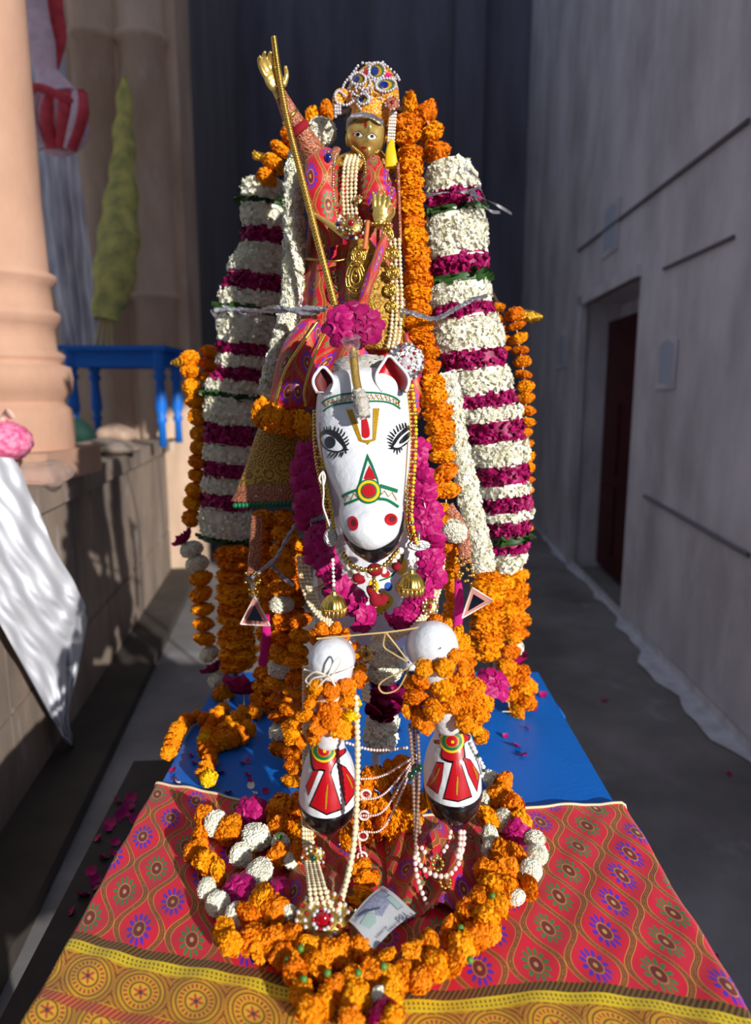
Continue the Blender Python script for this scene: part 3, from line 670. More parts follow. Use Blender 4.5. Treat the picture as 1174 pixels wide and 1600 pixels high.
# muzzle band with its tall triangle and round boss
g2 = lambda x, y: (420+x/3.453, 400+y/3.453)
G = lambda l: [g2(*q) for q in l]
paint('painted_band', 'green', fill(H, G([(532, 1065), (560, 1120), (590, 1200), (600, 1250), (540, 1270), (478, 1255), (498, 1180), (520, 1105)]), .0006),
      stroke(H, G([(396, 1300), (430, 1280), (480, 1262)]), 4.6, .0006), stroke(H, G([(408, 1342), (450, 1325), (500, 1305)]), 4.2, .0006), stroke(H, G([(600, 1240), (650, 1255), (695, 1270)]), 6, .0006), stroke(H, G([(585, 1310), (640, 1318), (700, 1355)]), 4.6, .0006))
paint('painted_triangle', 'white', fill(H, G([(535, 1105), (555, 1150), (582, 1215), (586, 1240), (540, 1245), (498, 1235), (515, 1170)]), .0009))
paint('painted_triangle', 'red', fill(H, G([(543, 1130), (562, 1165), (578, 1205), (545, 1208), (512, 1205), (526, 1165)]), .0012))
paint('painted_dots', 'bluep', *[disc(H, *g2(x, y), .55, .55, .0014) for x, y in ((518, 1150), (512, 1168), (505, 1188), (500, 1208), (496, 1228), (560, 1140), (568, 1160), (577, 1180), (585, 1200), (591, 1222))])
paint('painted_zigzag', 'ochre', stroke(H, G([(412, 1320), (430, 1292), (445, 1318), (462, 1280), (480, 1302)]), 2, .0008, sp=False), stroke(H, G([(605, 1290), (625, 1268), (645, 1300), (665, 1275), (690, 1320)]), 2, .0008, sp=False))
bs = paint('painted_boss', 'green', disc(H, *g2(541, 1271), 19, 19.5, .0013)); paint('ring', 'yellow', disc(H, *g2(541, 1271), 16.6, 16.8, .0018), parent=bs)
paint('ring', 'green', disc(H, *g2(541, 1271), 12.4, 12.4, .0023), parent=bs); paint('boss_centre', 'red', disc(H, *g2(541, 1271), 10.2, 10.2, .0028), parent=bs)
for cx, cy, rx, ry, rot in ((552, 818, 8.4, 11.5, -.15), (611, 812, 10, 9.5, .1)):
    paint('nostril', 'red', disc(H, cx, cy, rx, ry, .0008, rot)); paint('nostril_hollow', 'dred', disc(H, cx+2, cy-1, rx*.45, ry*.5, .0014, rot))
paint('cheek_line', 'ochre', stroke(H, [(500, 660), (502, 700), (512, 750), (524, 790)], 1.2, .0008)); paint('cheek_line', 'ochre', stroke(H, [(637, 690), (634, 740), (630, 790)], 1.2, .0008))
# hoof ornaments
h4 = lambda x, y: (420+x/3.0895, 1080+y/3.0895)
HH = lambda l: [h4(*q) for q in l]
def hoofmarks(bv, cx, cy, collar, wedges, gl):
    paint('hoof_ornament', 'black', fill(bv, HH(collar), .0006, closed_spline=True), *[fill(bv, HH([(x+(x-sum(p[0] for p in w)/len(w))*.12, y+(y-sum(p[1] for p in w)/len(w))*.09) for x, y in w]), .0006) for w in wedges])
    c = HH(collar); m = np.mean(c, 0); c2 = [tuple(m+(np.array(q)-m)*.88) for q in c]
    paint('hoof_ornament', 'red', fill(bv, c2, .001, closed_spline=True), *[fill(bv, HH(w), .001) for w in wedges])
    paint('gold_stroke', 'ochre', *[stroke(bv, HH(q), 2.4, .0016, taper=[1.5, 3, 2]) for q in gl])
    x, y = h4(cx, cy); bs = paint('painted_boss', 'yellow', disc(bv, x, y, 18, 19, .0016)); paint('ring', 'green', disc(bv, x, y, 14.5, 15.3, .0021), parent=bs)
    paint('ring', 'ochre', disc(bv, x, y, 10, 10.4, .0025), parent=bs); paint('boss_centre', 'red', disc(bv, x, y, 8, 8.5, .0029), parent=bs); paint('boss_spot', 'yellow', disc(bv, x+1, y+1, 2.4, 2.4, .0034), parent=bs)
hoofmarks(bvL, 268, 285, [(205, 225), (260, 198), (320, 222), (345, 290), (368, 275), (372, 295), (335, 330), (310, 372), (300, 400), (255, 385), (212, 380), (198, 290)],
          [[(276, 380), (292, 380), (348, 565), (280, 590), (205, 550)], [(335, 350), (372, 372), (418, 440), (405, 500), (372, 545), (345, 440)], [(215, 385), (240, 385), (196, 500), (182, 455)]], [[(285, 450), (280, 500), (276, 568)], [(372, 400), (390, 435), (402, 468)]])
hoofmarks(bvR, 886, 240, [(822, 205), (850, 178), (905, 172), (945, 200), (972, 212), (970, 235), (945, 255), (950, 320), (925, 345), (870, 345), (832, 320), (836, 262), (802, 252), (802, 236), (828, 232)],
          [[(895, 335), (922, 335), (975, 505), (915, 528), (850, 515)], [(940, 320), (975, 335), (1014, 400), (1003, 480), (965, 400)], [(812, 345), (845, 350), (835, 430), (818, 490), (768, 450)]], [[(912, 410), (910, 450), (908, 500)], [(828, 370), (812, 410), (785, 450)], [(982, 360), (1000, 400), (1004, 425)]])
# ears: cupped leaf shapes
def ear(tip, root, w, Y, depth, rnd):
    T = P(*tip, Y+.0); Rr = P(*root, Y-.012); n, m = 20, 17; V = []
    ax = T-Rr
    for i in range(n):
        s = i/(n-1); ww = S(w, Y)*max(0.02, 1-s**rnd)**.5*(.72+.4*math.sin(PI*min(1, s*1.15)))
        for j in range(m):
            a = (j/(m-1)-.5)*PI*1.25; V.append(Rr+ax*s+np.array([ww*math.sin(a)*1.0, -depth*math.cos(a)*-1*(1-.3*s)*.8, 0]))
    V = np.array(V); F = gridF(n, m); k = len(V); Vo = V+np.array([0, .006, 0])+(V-(Rr+ax*.5))*.06
    VV = np.vstack([V, Vo]); FF = F+[tuple(i+k for i in f[::-1]) for f in F]
    for i in range(n-1):
        FF.append((i*m, (i+1)*m, (i+1)*m+k, i*m+k)); FF.append((i*m+m-1, i*m+m-1+k, (i+1)*m+m-1+k, (i+1)*m+m-1))
    for j in range(m-1): FF.append(((n-1)*m+j, (n-1)*m+j+1, (n-1)*m+j+1+k, (n-1)*m+j+k))
    o = mk('ear', (VV, FF), M['white'], horse)
    Vi = V.copy().reshape(n, m, 3); cen = Vi.mean(1, keepdims=True); Vi = cen+(Vi-cen)*np.array([.9, .86, 1])+np.array([0, -.0028, 0]); Vi = Vi[1:-1]
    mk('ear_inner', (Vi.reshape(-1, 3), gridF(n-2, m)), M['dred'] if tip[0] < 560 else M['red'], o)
    mk('ear_rim', tube(np.vstack([V.reshape(n, m, 3)[:, 0], V.reshape(n, m, 3)[::-1, -1]]), .0028, 8), M['white'], o)
ear((505, 574), (507, 613), 15.5, 1.20, .02, 4); ear((608, 557), (616, 612), 26, 1.20, .03, 1.7)
# chest harness painting
bb = bpy.context.evaluated_depsgraph_get()
bo = [o for o in horse.children if o.name.startswith('body')][0]; bmV = [np.array(v.co)+np.array(horse['_o']) for v in bo.data.vertices]
bvB = BVHTree.FromPolygons([v.tolist() for v in bmV], [tuple(p.vertices) for p in bo.data.polygons])
h3 = lambda x, y: (440+x/3.261, 740+y/3.261)
K = lambda l: [h3(*q) for q in l]
paint('chest_painting', 'bluep', disc(bvB, *h3(545, 575), 6, 7, .001), disc(bvB, *h3(372, 585), 6, 7, .001), disc(bvB, *h3(132, 410), 5, 8, .001))
paint('chest_painting', 'yellow', fill(bvB, K([(520, 600), (570, 640), (540, 690), (470, 720), (440, 690), (470, 640)]), .001, closed_spline=True), disc(bvB, *h3(470, 575), 8, 12, .001), disc(bvB, *h3(610, 470), 9, 14, .001), disc(bvB, *h3(600, 580), 6, 8, .001))
paint('chest_painting', 'red', disc(bvB, *h3(590, 465), 5, 10, .0014), disc(bvB, *h3(390, 545), 12, 6, .001), disc(bvB, *h3(530, 510), 7, 6, .001))
paint('chest_painting', 'green', stroke(bvB, K([(500, 545), (560, 520), (605, 460), (620, 410)]), 2.5, .0016), stroke(bvB, K([(160, 590), (220, 560), (260, 500)]), 2, .001), stroke(bvB, K([(350, 560), (420, 600), (430, 660)]), 2.2, .001))
paint('chest_painting', 'black', disc(bvB, *h3(228, 602), 7, 7.5, .001), stroke(bvB, K([(115, 470), (180, 430), (150, 520), (120, 470)]), 1.5, .001), *[disc(bvB, *h3(x, y), 1.2, 1.2, .0014) for x, y in ((500, 600), (515, 618), (530, 636), (545, 655), (470, 712), (490, 720), (510, 712), (450, 730), (525, 695))])
paint('chest_painting', 'orangep', stroke(bvB, K([(120, 440), (185, 420), (205, 470), (150, 545)]), 1.5, .001), stroke(bvB, K([(170, 600), (240, 565), (300, 480)]), 1.6, .001))
# support post under the forelegs
sp_ = thing('support_post', 'thin white post with a red painted ring under the horse between its hooves', 'post', tuple(PZ(588, 1232, TZ)))
yb = PZ(588, 1232, TZ)[1]; pt = np.array([X(588, yb, 1180), yb, 0])
mk('post', tube([pt+[0, 0, TZ], pt+[0, 0, float(P(588, 1135, yb)[2])]], .0085, 14), M['white'], sp_)
zq = P(588, 1200, yb)[2]; mk('painted_ring', tube([pt+[0, 0, zq-.006], pt+[0, 0, zq+.006]], .0092, 14), M['dred'], sp_)

# ------------------------------------------------------------------ the rider
RY = 1.52
rider = thing('deity_figure', 'small brass deity riding the horse in red embroidered robe with jewelled crown', 'figure', tuple(P(560, 560, 1.56)))
face = []
n, m = 44, 48; fc = P(573, 212, RY); fw, fh, fd = S(28.5, RY), S(40, RY), S(30, RY); V = []
for i in range(n+1):
    ph = PI*i/n
    for j in range(m):
        a = 2*PI*j/m; x, y, z = math.sin(ph)*math.sin(a), -math.sin(ph)*math.cos(a), math.cos(ph)
        wj = 1-.44*max(0, -z)**1.5; X_, Z_ = x*wj, z
        dy = 0
        if y < 0:
            dy -= .30*math.exp(-(X_/.13)**2-((Z_+.16)/.17)**2)+.10*math.exp(-(X_/.09)**2-((Z_-.1)/.2)**2)     # nose
            dy -= .12*math.exp(-(X_/.24)**2-((Z_+.47)/.06)**2)+.10*math.exp(-(X_/.2)**2-((Z_+.56)/.05)**2)+.14*math.exp(-(X_/.22)**2-((Z_+.82)/.12)**2)
            for s in (-1, 1): dy += .11*math.exp(-((X_-s*.36)/.2)**2-((Z_-.1)/.11)**2); dy -= .06*math.exp(-((X_-s*.4)/.26)**2-((Z_-.3)/.06)**2)
        V.append([X_*fw, (y+dy)*fd, Z_*fh])
V = np.array(V)@rotM('Z', 8).T@rotM('X', -8).T+fc; F = gridF(n+1, m, False, True)
hd = mk('face', (V, F), M['brass'], rider); bvF = BVHTree.FromPolygons(V.tolist(), F)
for ex, ey, w in ((560, 210, 7.2), (581, 213, 7)):
    e = paint('eye', 'gem_c', disc(bvF, ex, ey, w, 4.6, .0006, .08), parent=rider); e.data.materials[0] = M['pearlw']
    paint('pupil', 'hair', disc(bvF, ex, ey, 2.8, 3, .0012), parent=e)
    paint('eyelid_line', 'dred', stroke(bvF, [(ex-w-1, ey+1), (ex, ey-5.2), (ex+w+1, ey+1)], 1.2, .001), parent=e)
paint('lips', 'red', disc(bvF, 568.5, 231, 4.6, 2.2, .0008), parent=rider); paint('forehead_mark', 'red', disc(bvF, 571.5, 195, 1.6, 5.5, .0006), parent=rider)
for s in (-1, 1): mk('ear', ell(fc+[s*fw*1.02+.004, .012, -.002], (.006, .008, .016)), M['brass'], rider)
mk('hair', blend([ell(P(577, 195, RY+.04), (S(36, RY), .045, S(36, RY))), tube(pxpath([(547, 185, RY+.03), (545, 205, RY+.03), (548, 225, RY+.03)], 8), .011, 8), tube(pxpath([(622, 190, RY+.03), (621, 215, RY+.03), (617, 245, RY+.03)], 8), .011, 8)], .004, 2), M['hair'], rider)
mk('neck', tube([P(575, 240, RY+.025), P(576, 262, RY+.03)], S(14, RY), 16), M['brass'], rider)
# robe
rr = [(236, 540, 606, 1.54, .07), (246, 505, 616, 1.52, .09), (275, 492, 622, 1.50, .12), (320, 486, 622, 1.49, .13), (370, 482, 622, 1.48, .14), (420, 478, 624, 1.46, .16), (470, 474, 630, 1.44, .18), (520, 466, 640, 1.42, .21), (560, 452, 648, 1.40, .25), (600, 440, 652, 1.385, .28), (636, 432, 655, 1.38, .30)]
V, F, UV = loft(rr, 90, e=2.1, folds=9, amp=.10); mk('robe', (V, F), M['dress'], rider, uv=UV)
V, F, UV = loft([(498, 470, 505, 1.40, .05), (530, 446, 498, 1.385, .06), (570, 432, 492, 1.375, .07), (610, 424, 492, 1.37, .07), (636, 424, 490, 1.37, .07), (640, 440, 480, 1.38, .04)], 50, e=2.0, folds=4, amp=.08); mk('robe_fold', (V, F), M['dress'], rider, uv=UV+[.1, 0])
V, F, UV = loft([(520, 628, 640, 1.41, .03), (560, 630, 655, 1.40, .05), (600, 634, 660, 1.39, .05), (645, 636, 660, 1.39, .05), (655, 642, 656, 1.40, .03)], 40, e=2.0, folds=3, amp=.08); mk('robe_fold', (V, F), M['dress'], rider, uv=UV+[.03, .02])
for ax_, (a_, b_) in enumerate(((475, 300), (505, 300), (535, 300))): pass
def trim(pts, r=.003, m='gold', parent=rider, name='gold_edging'): return mk(name, tube(pxpath(pts, 30), r, 6), M[m], parent)
trim([(498, 500, 1.385), (470, 540, 1.372), (446, 580, 1.362), (430, 632, 1.36)]); trim([(512, 515, 1.39), (490, 560, 1.362), (476, 610, 1.358), (478, 634, 1.36)]); trim([(478, 404, 1.45), (520, 408, 1.44), (545, 404, 1.45)], .002)
# sleeves
def clothtube(name, pts, rad, m='dress', n=24, uvo=(0, 0), flat=.75, parent=rider, rip=.05, nn=40):
    p = pxpath(pts, nn); V, F = tube(p, [S(r_, 1.5) for r_ in rad], n, flat=flat); L = np.r_[0, np.cumsum(np.linalg.norm(np.diff(p, axis=0), axis=1))]
    UV = []; 
    for i in range(nn):
        for j in range(n): UV.append([((j+n//2) % n)/n*.22+uvo[0], L[i]+uvo[1]])
    c = p[np.repeat(np.arange(nn), n)]; V = c+(V-c)*(1+rip*np.sin(np.arange(len(V))/n*1.3+2)[:, None])
    return mk(name, (V, F), M[m], parent, uv=np.array(UV))
clothtube('sleeve', [(512, 238, 1.50), (503, 262, 1.47), (504, 310, 1.455), (508, 350, 1.45), (518, 385, 1.455)], [10, 24, 24, 22, 17], uvo=(.02, .03))
clothtube('sleeve', [(584, 252, 1.50), (587, 285, 1.465), (586, 315, 1.45), (580, 335, 1.45)], [12, 22, 21, 14], uvo=(.115, .1))
mk('shoulder_cape', (lambda q: (q[0], q[1]))(loft([(228, 552, 598, 1.53, .07), (240, 520, 610, 1.505, .09), (255, 500, 618, 1.50, .09), (268, 498, 620, 1.50, .1)], 50)), M['gbroc'], rider)
# raised arm with lace cuff and red band, brass hand on the staff
arm = [(488, 240, 1.52), (474, 215, 1.50), (458, 188, 1.485), (442, 155, 1.475), (436, 142, 1.47)]
mk('raised_arm', tube(pxpath(arm, 24), [S(x, 1.5) for x in (20, 16, 14, 9.5, 8)], 20), M['lace'], rider)
a1, a2 = P(463, 196, 1.485), P(469, 206, 1.49); mk('arm_band', tube([a1+(a1-a2)*.1, a2], [S(15.5, 1.5), S(17, 1.5)], 20), M['velvet'], rider)
a1, a2 = P(452, 180, 1.48), P(455, 184, 1.482); mk('arm_band', tube([a1, a2], [S(14, 1.5), S(14.6, 1.5)], 20), M['gold'], rider)
def hand(wrist, dirn, palmn, size, curl, spread=.16, thumb=1, name='hand', m='brass'):
    d = np.array(dirn, float); d /= np.linalg.norm(d); nn = np.array(palmn, float); nn -= d*np.dot(nn, d); nn /= np.linalg.norm(nn); s = np.cross(d, nn)
    w = np.array(wrist, float); L = size; parts = [tube([w-d*L*.1, w+d*L*.12], [L*.13, L*.14], 12), ell(w+d*L*.27, (1, 1, 1))]
    R = np.stack([s, nn, d], 1); parts[1] = (ell((0, 0, 0), (L*.23, L*.105, L*.27), 10, 14)[0]@R.T+w+d*L*.27, parts[1][1])
    for k, (off, ln) in enumerate(((-.165, .40), (-.055, .46), (.055, .43), (.16, .34))):
        b0 = w+d*L*.42+s*L*off; a = off*spread*6; dd = d*math.cos(a)+s*math.sin(a); pts = [b0, b0+dd*L*ln*.42+nn*L*ln*.12*curl]; c1 = curl*.9
        p2 = pts[-1]+(dd*math.cos(c1)+nn*math.sin(c1))*L*ln*.34; p3 = p2+(dd*math.cos(c1*2)+nn*math.sin(c1*2))*L*ln*.28
        parts.append(tube(spline(pts+[p2, p3], 12), [L*.06, L*.058, L*.052, L*.036], 8))
    b0 = w+d*L*.12+s*L*.17*thumb; parts.append(tube(spline([b0, b0+d*L*.16+s*L*.16*thumb+nn*L*.05, b0+d*L*.33+s*L*.18*thumb+nn*L*.14], 10), [L*.075, L*.06, L*.042], 8))
    return mk(name, blend(parts, L*.028, 2), M[m], rider)
hand(P(437, 146, 1.468), (-.45, -.12, .95), (.5, -.8, .1), .088, .75, thumb=1)
hand(P(594, 352, 1.405), (.05, -.05, 1), (0, -1, .1), .072, .35, thumb=1)
mk('bracelet', (lambda b: b)(beads(P(594, 350, 1.405)+np.array([[.021*math.cos(a), .016*math.sin(a), .003*math.sin(a)] for a in np.linspace(0, 2*PI, 30)]), .0038)), M['gold'], rider)
clothtube('forearm', [(606, 300, 1.46), (604, 330, 1.43), (596, 352, 1.41)], [14, 12, 9], uvo=(.2, .1))
# staff: cord-wound rod
sp1 = spline([P(428, 58, 1.45), P(435, 110, 1.452), P(450, 190, 1.44), P(470, 270, 1.425), P(497, 375, 1.40), P(524, 478, 1.38)], 90)
staff = thing('staff', 'long gold cord-wound staff held in the raised hand of the rider', 'staff', tuple(sp1[-1]))
V, F = tube(sp1, [.0035, .0045, .005, .0055, .006, .0065], 12); mk('rod', (V, F), M['rope'], staff)
T, U_, W_ = frames(sp1); L = len(sp1); tt = np.linspace(0, L-1, 1600); hp = []
for q in tt:
    i = min(int(q), L-2); f_ = q-i; c = sp1[i]*(1-f_)+sp1[i+1]*f_; rr_ = .0042+.0024*q/L; a = q*2*PI*1.15; hp.append(c+rr_*(math.cos(a)*U_[i]+math.sin(a)*W_[i]))
mk('cord_winding', tube(hp, .0016, 5), M['gold'], staff)
# necklaces, crown, jewels of the rider
for k, x in enumerate((540, 546.5, 553, 559.5)):
    mk('pearl_strand', beads(pxpath([(x+3, 243-k*.5, 1.475), (x-2, 260, 1.45), (x-4, 300, 1.44), (x-2, 338, 1.435)], 30), S(2.9, 1.45)), M['pearl'], rider)
mk('pearl_edge', beads(pxpath([(530, 232, 1.49), (523, 250, 1.455), (521, 290, 1.44), (526, 340, 1.44)], 30), .0026, alt=[0, 1, 0, 0]), [M['silver'], M['gold']], rider)
mk('pearl_edge', beads(pxpath([(550, 228, 1.48), (568, 246, 1.455), (572, 280, 1.45), (572, 320, 1.44)], 30), .0026), M['gold'], rider)
mk('jewel_strip', tube(pxpath([(527, 232, 1.485), (518, 255, 1.455), (517, 290, 1.447), (524, 325, 1.44)], 20), S(6, 1.45), 10, flat=.5), M['lace'], rider)
mk('jewel', ell(P(513, 246, 1.445), (.007, .004, .009)), M['gem_b'], rider)
def brooch(name, c, r, parent, centre='gem_r', ring='pearlw', n=14, dome='gold', ry=1.0, tilt=-20, seeds=2):
    R = rotM('X', 90+tilt); base = mk(name, (lambda q: ((q[0]*[1, ry, 1])@R.T+c, q[1]))(lathe([(.0003, 0), (r, 0), (r*.95, r*.16), (r*.45, r*.3), (.0003, r*.34)], (0, 0, 0), 24)), M[dome], parent)
    b = MB(); g = MB()
    for q in range(seeds):
        for k in range(n-4*q):
            a = 2*PI*k/(n-4*q); p = (np.array([r*(.93-.30*q)*math.cos(a), r*(.93-.30*q)*math.sin(a)*ry, r*(.2+.1*q)]))@R.T+c; (b if (k+q) % 3 else g).add(ell(p, r*(.13 if n < 16 else .085), 5, 7))
    mk('stones', b, M[ring], base); mk('red_stones', g, M['gem_r'], base)
    mk('centre_stone', ell(np.array([0, 0, r*.32])@R.T+c, (r*.3, r*.2, r*.3*ry), 8, 12), M[centre], base); return base
brooch('brooch', P(549, 352, 1.395), S(17, 1.4), rider, ring='gem_c', n=18)
brooch('brooch', P(560, 312, 1.43), S(7, 1.4), rider, ring='pearlw', n=10, seeds=1); brooch('brooch', P(602, 316, 1.41), S(11, 1.4), rider, ring='gem_c', n=12); brooch('brooch', P(624, 474, 1.405), S(10, 1.4), rider, ring='gem_c', n=12)
mk('dagger_handle', tube(pxpath([(493, 336, 1.43), (515, 350, 1.41), (540, 368, 1.40)], 10), [.004, .006, .008], 10), M['brass'], rider)
mk('bead_cuff', beads(pxpath([(532, 336, 1.41), (528, 352, 1.40), (536, 368, 1.40), (556, 372, 1.40), (570, 362, 1.40), (572, 344, 1.41)], 30), .0042, alt=[0, 0, 1, 0, 2]), [M['pearlw'], M['gem_b'], M['gem_r']], rider)
# gold apron with filigree
V, F, UV = loft([(372, 548, 580, 1.43, .05), (400, 542, 600, 1.415, .06), (440, 540, 622, 1.405, .08), (480, 540, 632, 1.395, .10), (520, 550, 634, 1.39, .11), (545, 560, 636, 1.39, .11)], 50, folds=5, amp=.05); mk('gold_apron', (V, F), M['gbroc'], rider, uv=UV)
for cx, cy, w, h_ in ((556, 432, 14, 24), (560, 398, 10, 12), (612, 395, 10, 9), (614, 425, 9, 9), (610, 452, 8, 9), (606, 365, 8, 10), (596, 400, 6, 8), (612, 478, 8, 8)):
    c = P(cx, cy, 1.395); b = MB()
    for q in (1, .72, .45): b.add(tube([c+np.array([S(w, 1.4)*q*math.cos(a)*(1-.25*math.sin(a)), -.003*(1-q), S(h_, 1.4)*q*math.sin(a)]) for a in np.linspace(0, 2*PI, 28)], .0016, 5, cap=False))
    b.add(ell(c-[0, .002, 0], .004, 6, 8))
    for k in range(8): a = 2*PI*k/8; b.add(ell(c+np.array([S(w, 1.4)*.86*math.cos(a)*(1-.25*math.sin(a)), -.002, S(h_, 1.4)*.86*math.sin(a)]), .0028, 5, 6))
    mk('filigree', b, M['gold'], rider)
clothtube('red_tassel', [(612, 350, 1.405), (600, 375, 1.395), (588, 410, 1.385), (574, 450, 1.385), (566, 476, 1.385)], [3, 6, 7, 8, 6], uvo=(.3, .2), n=12, nn=24)
mk('rein_cord', tube(pxpath([(575, 345, 1.40), (573, 365, 1.395), (570, 390, 1.39)], 10), .0045, 8), mat('orange_cord', (200, 110, 60), .6), rider)
for k, x in enumerate((612, 619, 626)):
    mk('pearl_strand', beads(pxpath([(x-2, 372, 1.42), (x, 420, 1.405), (x+2, 468, 1.40), (x-1, 520, 1.385), (x-6, 545, 1.37)], 40), S(3.1, 1.4)), M['pearl'], rider)
trim([(622, 255, 1.46), (624, 320, 1.44), (626, 380, 1.42)], .0035, 'lace', name='jewel_strip')
# crown
V, F, UV = loft([(96, 575, 600, 1.50, .03), (103, 560, 612, 1.485, .06), (120, 545, 622, 1.475, .085), (142, 541, 624, 1.472, .1), (152, 548, 620, 1.478, .09), (158, 550, 612, 1.475, .09), (172, 546, 610, 1.472, .1), (184, 544, 606, 1.478, .1), (190, 546, 602, 1.49, .08)], 48); crown = mk('crown', (V, F), M['crown'], rider)
bvC = BVHTree.FromPolygons(V.tolist(), F)
def onC(x, y, o=.002):
    q = onto(bvC, x, y, o); return q if q is not None else P(x, y, 1.49)
c1 = lambda x, y: (500+x/8.386, 90+y/8.386)
b = MB()
def ringb(cx, cy, rx, ry, rot, n, rad=.0030):
    for k in range(n):
        a = 2*PI*k/n; x = cx+rx*math.cos(a)*math.cos(rot)-ry*math.sin(a)*math.sin(rot); y = cy+rx*math.cos(a)*math.sin(rot)+ry*math.sin(a)*math.cos(rot); b.add(ell(onC(x, y), rad, 6, 8))
eyes = [(c1(505, 285), 12, 9, .2), (c1(745, 185), 12, 12, 0), (c1(860, 365), 15, 10, -.1), (c1(570, 545), 8, 9, 0)]
for (x, y), rx, ry, ro in eyes: ringb(x, y, rx, ry, ro, int(2*PI*max(rx, ry)/4.2))
for pts in ([(500, 110), (420, 220), (330, 330), (290, 430)], [(640, 90), (655, 170), (640, 260), (660, 340), (600, 420), (450, 450), (430, 520)], [(820, 70), (900, 130), (1000, 220), (1040, 290)], [(480, 400), (600, 410), (740, 410)], [(560, 70), (680, 90), (820, 75)], [(600, 450), (650, 520), (640, 600)], [(460, 480), (490, 600), (540, 680)]):
    for q in spline([(*c1(*p), 0) for p in pts], max(6, int(np.linalg.norm(np.diff(np.array(pts, float), axis=0), axis=1).sum()/38))): b.add(ell(onC(q[0], q[1]), .0029, 6, 8))
for q in range(150):
    x, y = c1(rng.uniform(330, 1020), rng.uniform(90, 560))
    if all(((x-e[0][0])/(e[1]+1.5))**2+((y-e[0][1])/(e[2]+1.5))**2 > 1 for e in eyes) and onto(bvC, x, y, .002) is not None: b.add(ell(onC(x, y, .0015), rng.uniform(.0018, .0028), 5, 6))
mk('crown_beads', b, M['gem_c'], rider)
for (x, y), rx, ry, ro in eyes:
    f1 = paint('peacock_eye', 'leaf', disc(bvC, x, y, rx*.85, ry*.85, .0012, ro), parent=rider); paint('feather_ring', 'ochre', disc(bvC, x, y, rx*.62, ry*.66, .0018, ro), parent=f1); paint('feather_eye', 'gem_b', disc(bvC, x-rx*.2, y, rx*.45, ry*.55, .0024, ro), parent=f1)
paint('crown_patch', 'rose_l', disc(bvC, *c1(880, 235), 6, 4, .0012), parent=rider); paint('crown_patch', 'red', disc(bvC, *c1(600, 205), 2.2, 8, .0012), parent=rider)
mk('crown_band', tube([onC(x, y, .004) for x, y in ((546, 200), (549, 188), (556, 182), (568, 179), (582, 181), (594, 188), (600, 198))], .0055, 8), M['tinsel'], rider)
mk('crown_loop', tube(pxpath([(541, 145, 1.50), (533, 148, 1.49), (528, 158, 1.485), (525, 172, 1.485)], 12), [.009, .013, .012, .006], 12, flat=.6), M['crown'], rider)
b = MB(); 
for k in range(3): b.add(beads(pxpath([(524+k*3.6, 163, 1.478), (524.5+k*3.6, 183-k, 1.478)], 5), .0032))
for q in pxpath([(540, 150, 1.478), (530, 142, 1.478), (524, 148, 1.478), (527, 160, 1.475), (542, 164, 1.475), (552, 158, 1.475)], 16): b.add(ell(q, .0030, 6, 8))
mk('crown_tassel', b, M['gem_c'], rider)
brooch('crown_side_jewel', P(613, 163, 1.475), S(11, 1.47), rider, ring='gem_c', n=14, centre='gem_r', dome='lace', seeds=1)
b = MB()
for k in range(4): b.add(beads(pxpath([(611+k*2.6, 174, 1.485), (608+k*3, 200, 1.49), (606+k*3, 236, 1.50)], 14), .0028, alt=[0, 1]))
mk('side_tassel', b, [M['pearlw'], M['silver']], rider)
mk('yellow_lappet', tube(pxpath([(613, 218, 1.49), (611, 236, 1.475), (612, 262, 1.47)], 14), [.004, .010, .014], 12, flat=.4), M['yellow'], rider)
mk('earring', tube([P(588, 232, 1.50)+np.array([.005*math.cos(a), 0, .009*math.sin(a)]) for a in np.linspace(0, 2*PI, 16)], .0014, 6), M['gold'], rider)
# small gold canopy knobs, seen at the figure's back
# skirt panel at left over the horse flank
V, F, UV = loft([(655, 412, 490, 1.43, .04), (680, 400, 495, 1.42, .06), (720, 388, 498, 1.41, .07), (760, 374, 500, 1.40, .08), (786, 365, 500, 1.395, .09)], 60, e=2.6, folds=3, amp=.03)
sk = thing('saddle_cloth', 'gold brocade cloth flaring over the left flank of the horse', 'cloth', tuple(P(430, 786, 1.43)))
mk('brocade_panel', (V, F), M['gbroc'], sk)
V, F, UV = loft([(760, 373.5, 501, 1.397, .086), (768, 371, 501, 1.394, .09), (786, 364, 501, 1.390, .095)], 60, e=2.6, folds=3, amp=.03); mk('trim_band', (V, F), M['lace'], sk)
b = MB()
for k in range(22): b.add(ell(P(368+k*6, 790-k*.2, 1.392), .006, 6, 8))
mk('green_fringe', b, M['green'], sk)
# ------------------------------------------------------------------ flowers
def petal(w, l, curl, ny=3, nx=3, ruf=0.0, cup=.3):
    V = []
    for i in range(ny):
        t = i/(ny-1); ww = w*(.45+.55*math.sin(PI*min(1, .15+t*.75)))
        for j in range(nx):
            s = j/(nx-1)*2-1; V.append([s*ww, -cup*w*(1-s*s)+ruf*math.sin(s*5+t*7)*t, 0]); V[-1] = [V[-1][0], V[-1][1]*math.cos(curl*t)+math.sin(curl*t)*l*t*.8, l*t*math.cos(curl*t)]
    return np.array(V), gridF(ny, nx)
def merge_many(tmpl, mats, pos):                     # tmpl (V,F); mats (N,3,3), pos (N,3)
    V, F = tmpl; V = np.asarray(V); F = np.array(F); N = len(pos)
    VV = (np.einsum('nij,vj->nvi', mats, V)+pos[:, None]).reshape(-1, 3)
    FF = (F[None]+(np.arange(N)*len(V))[:, None, None]).reshape(-1, F.shape[1])
    return VV, FF
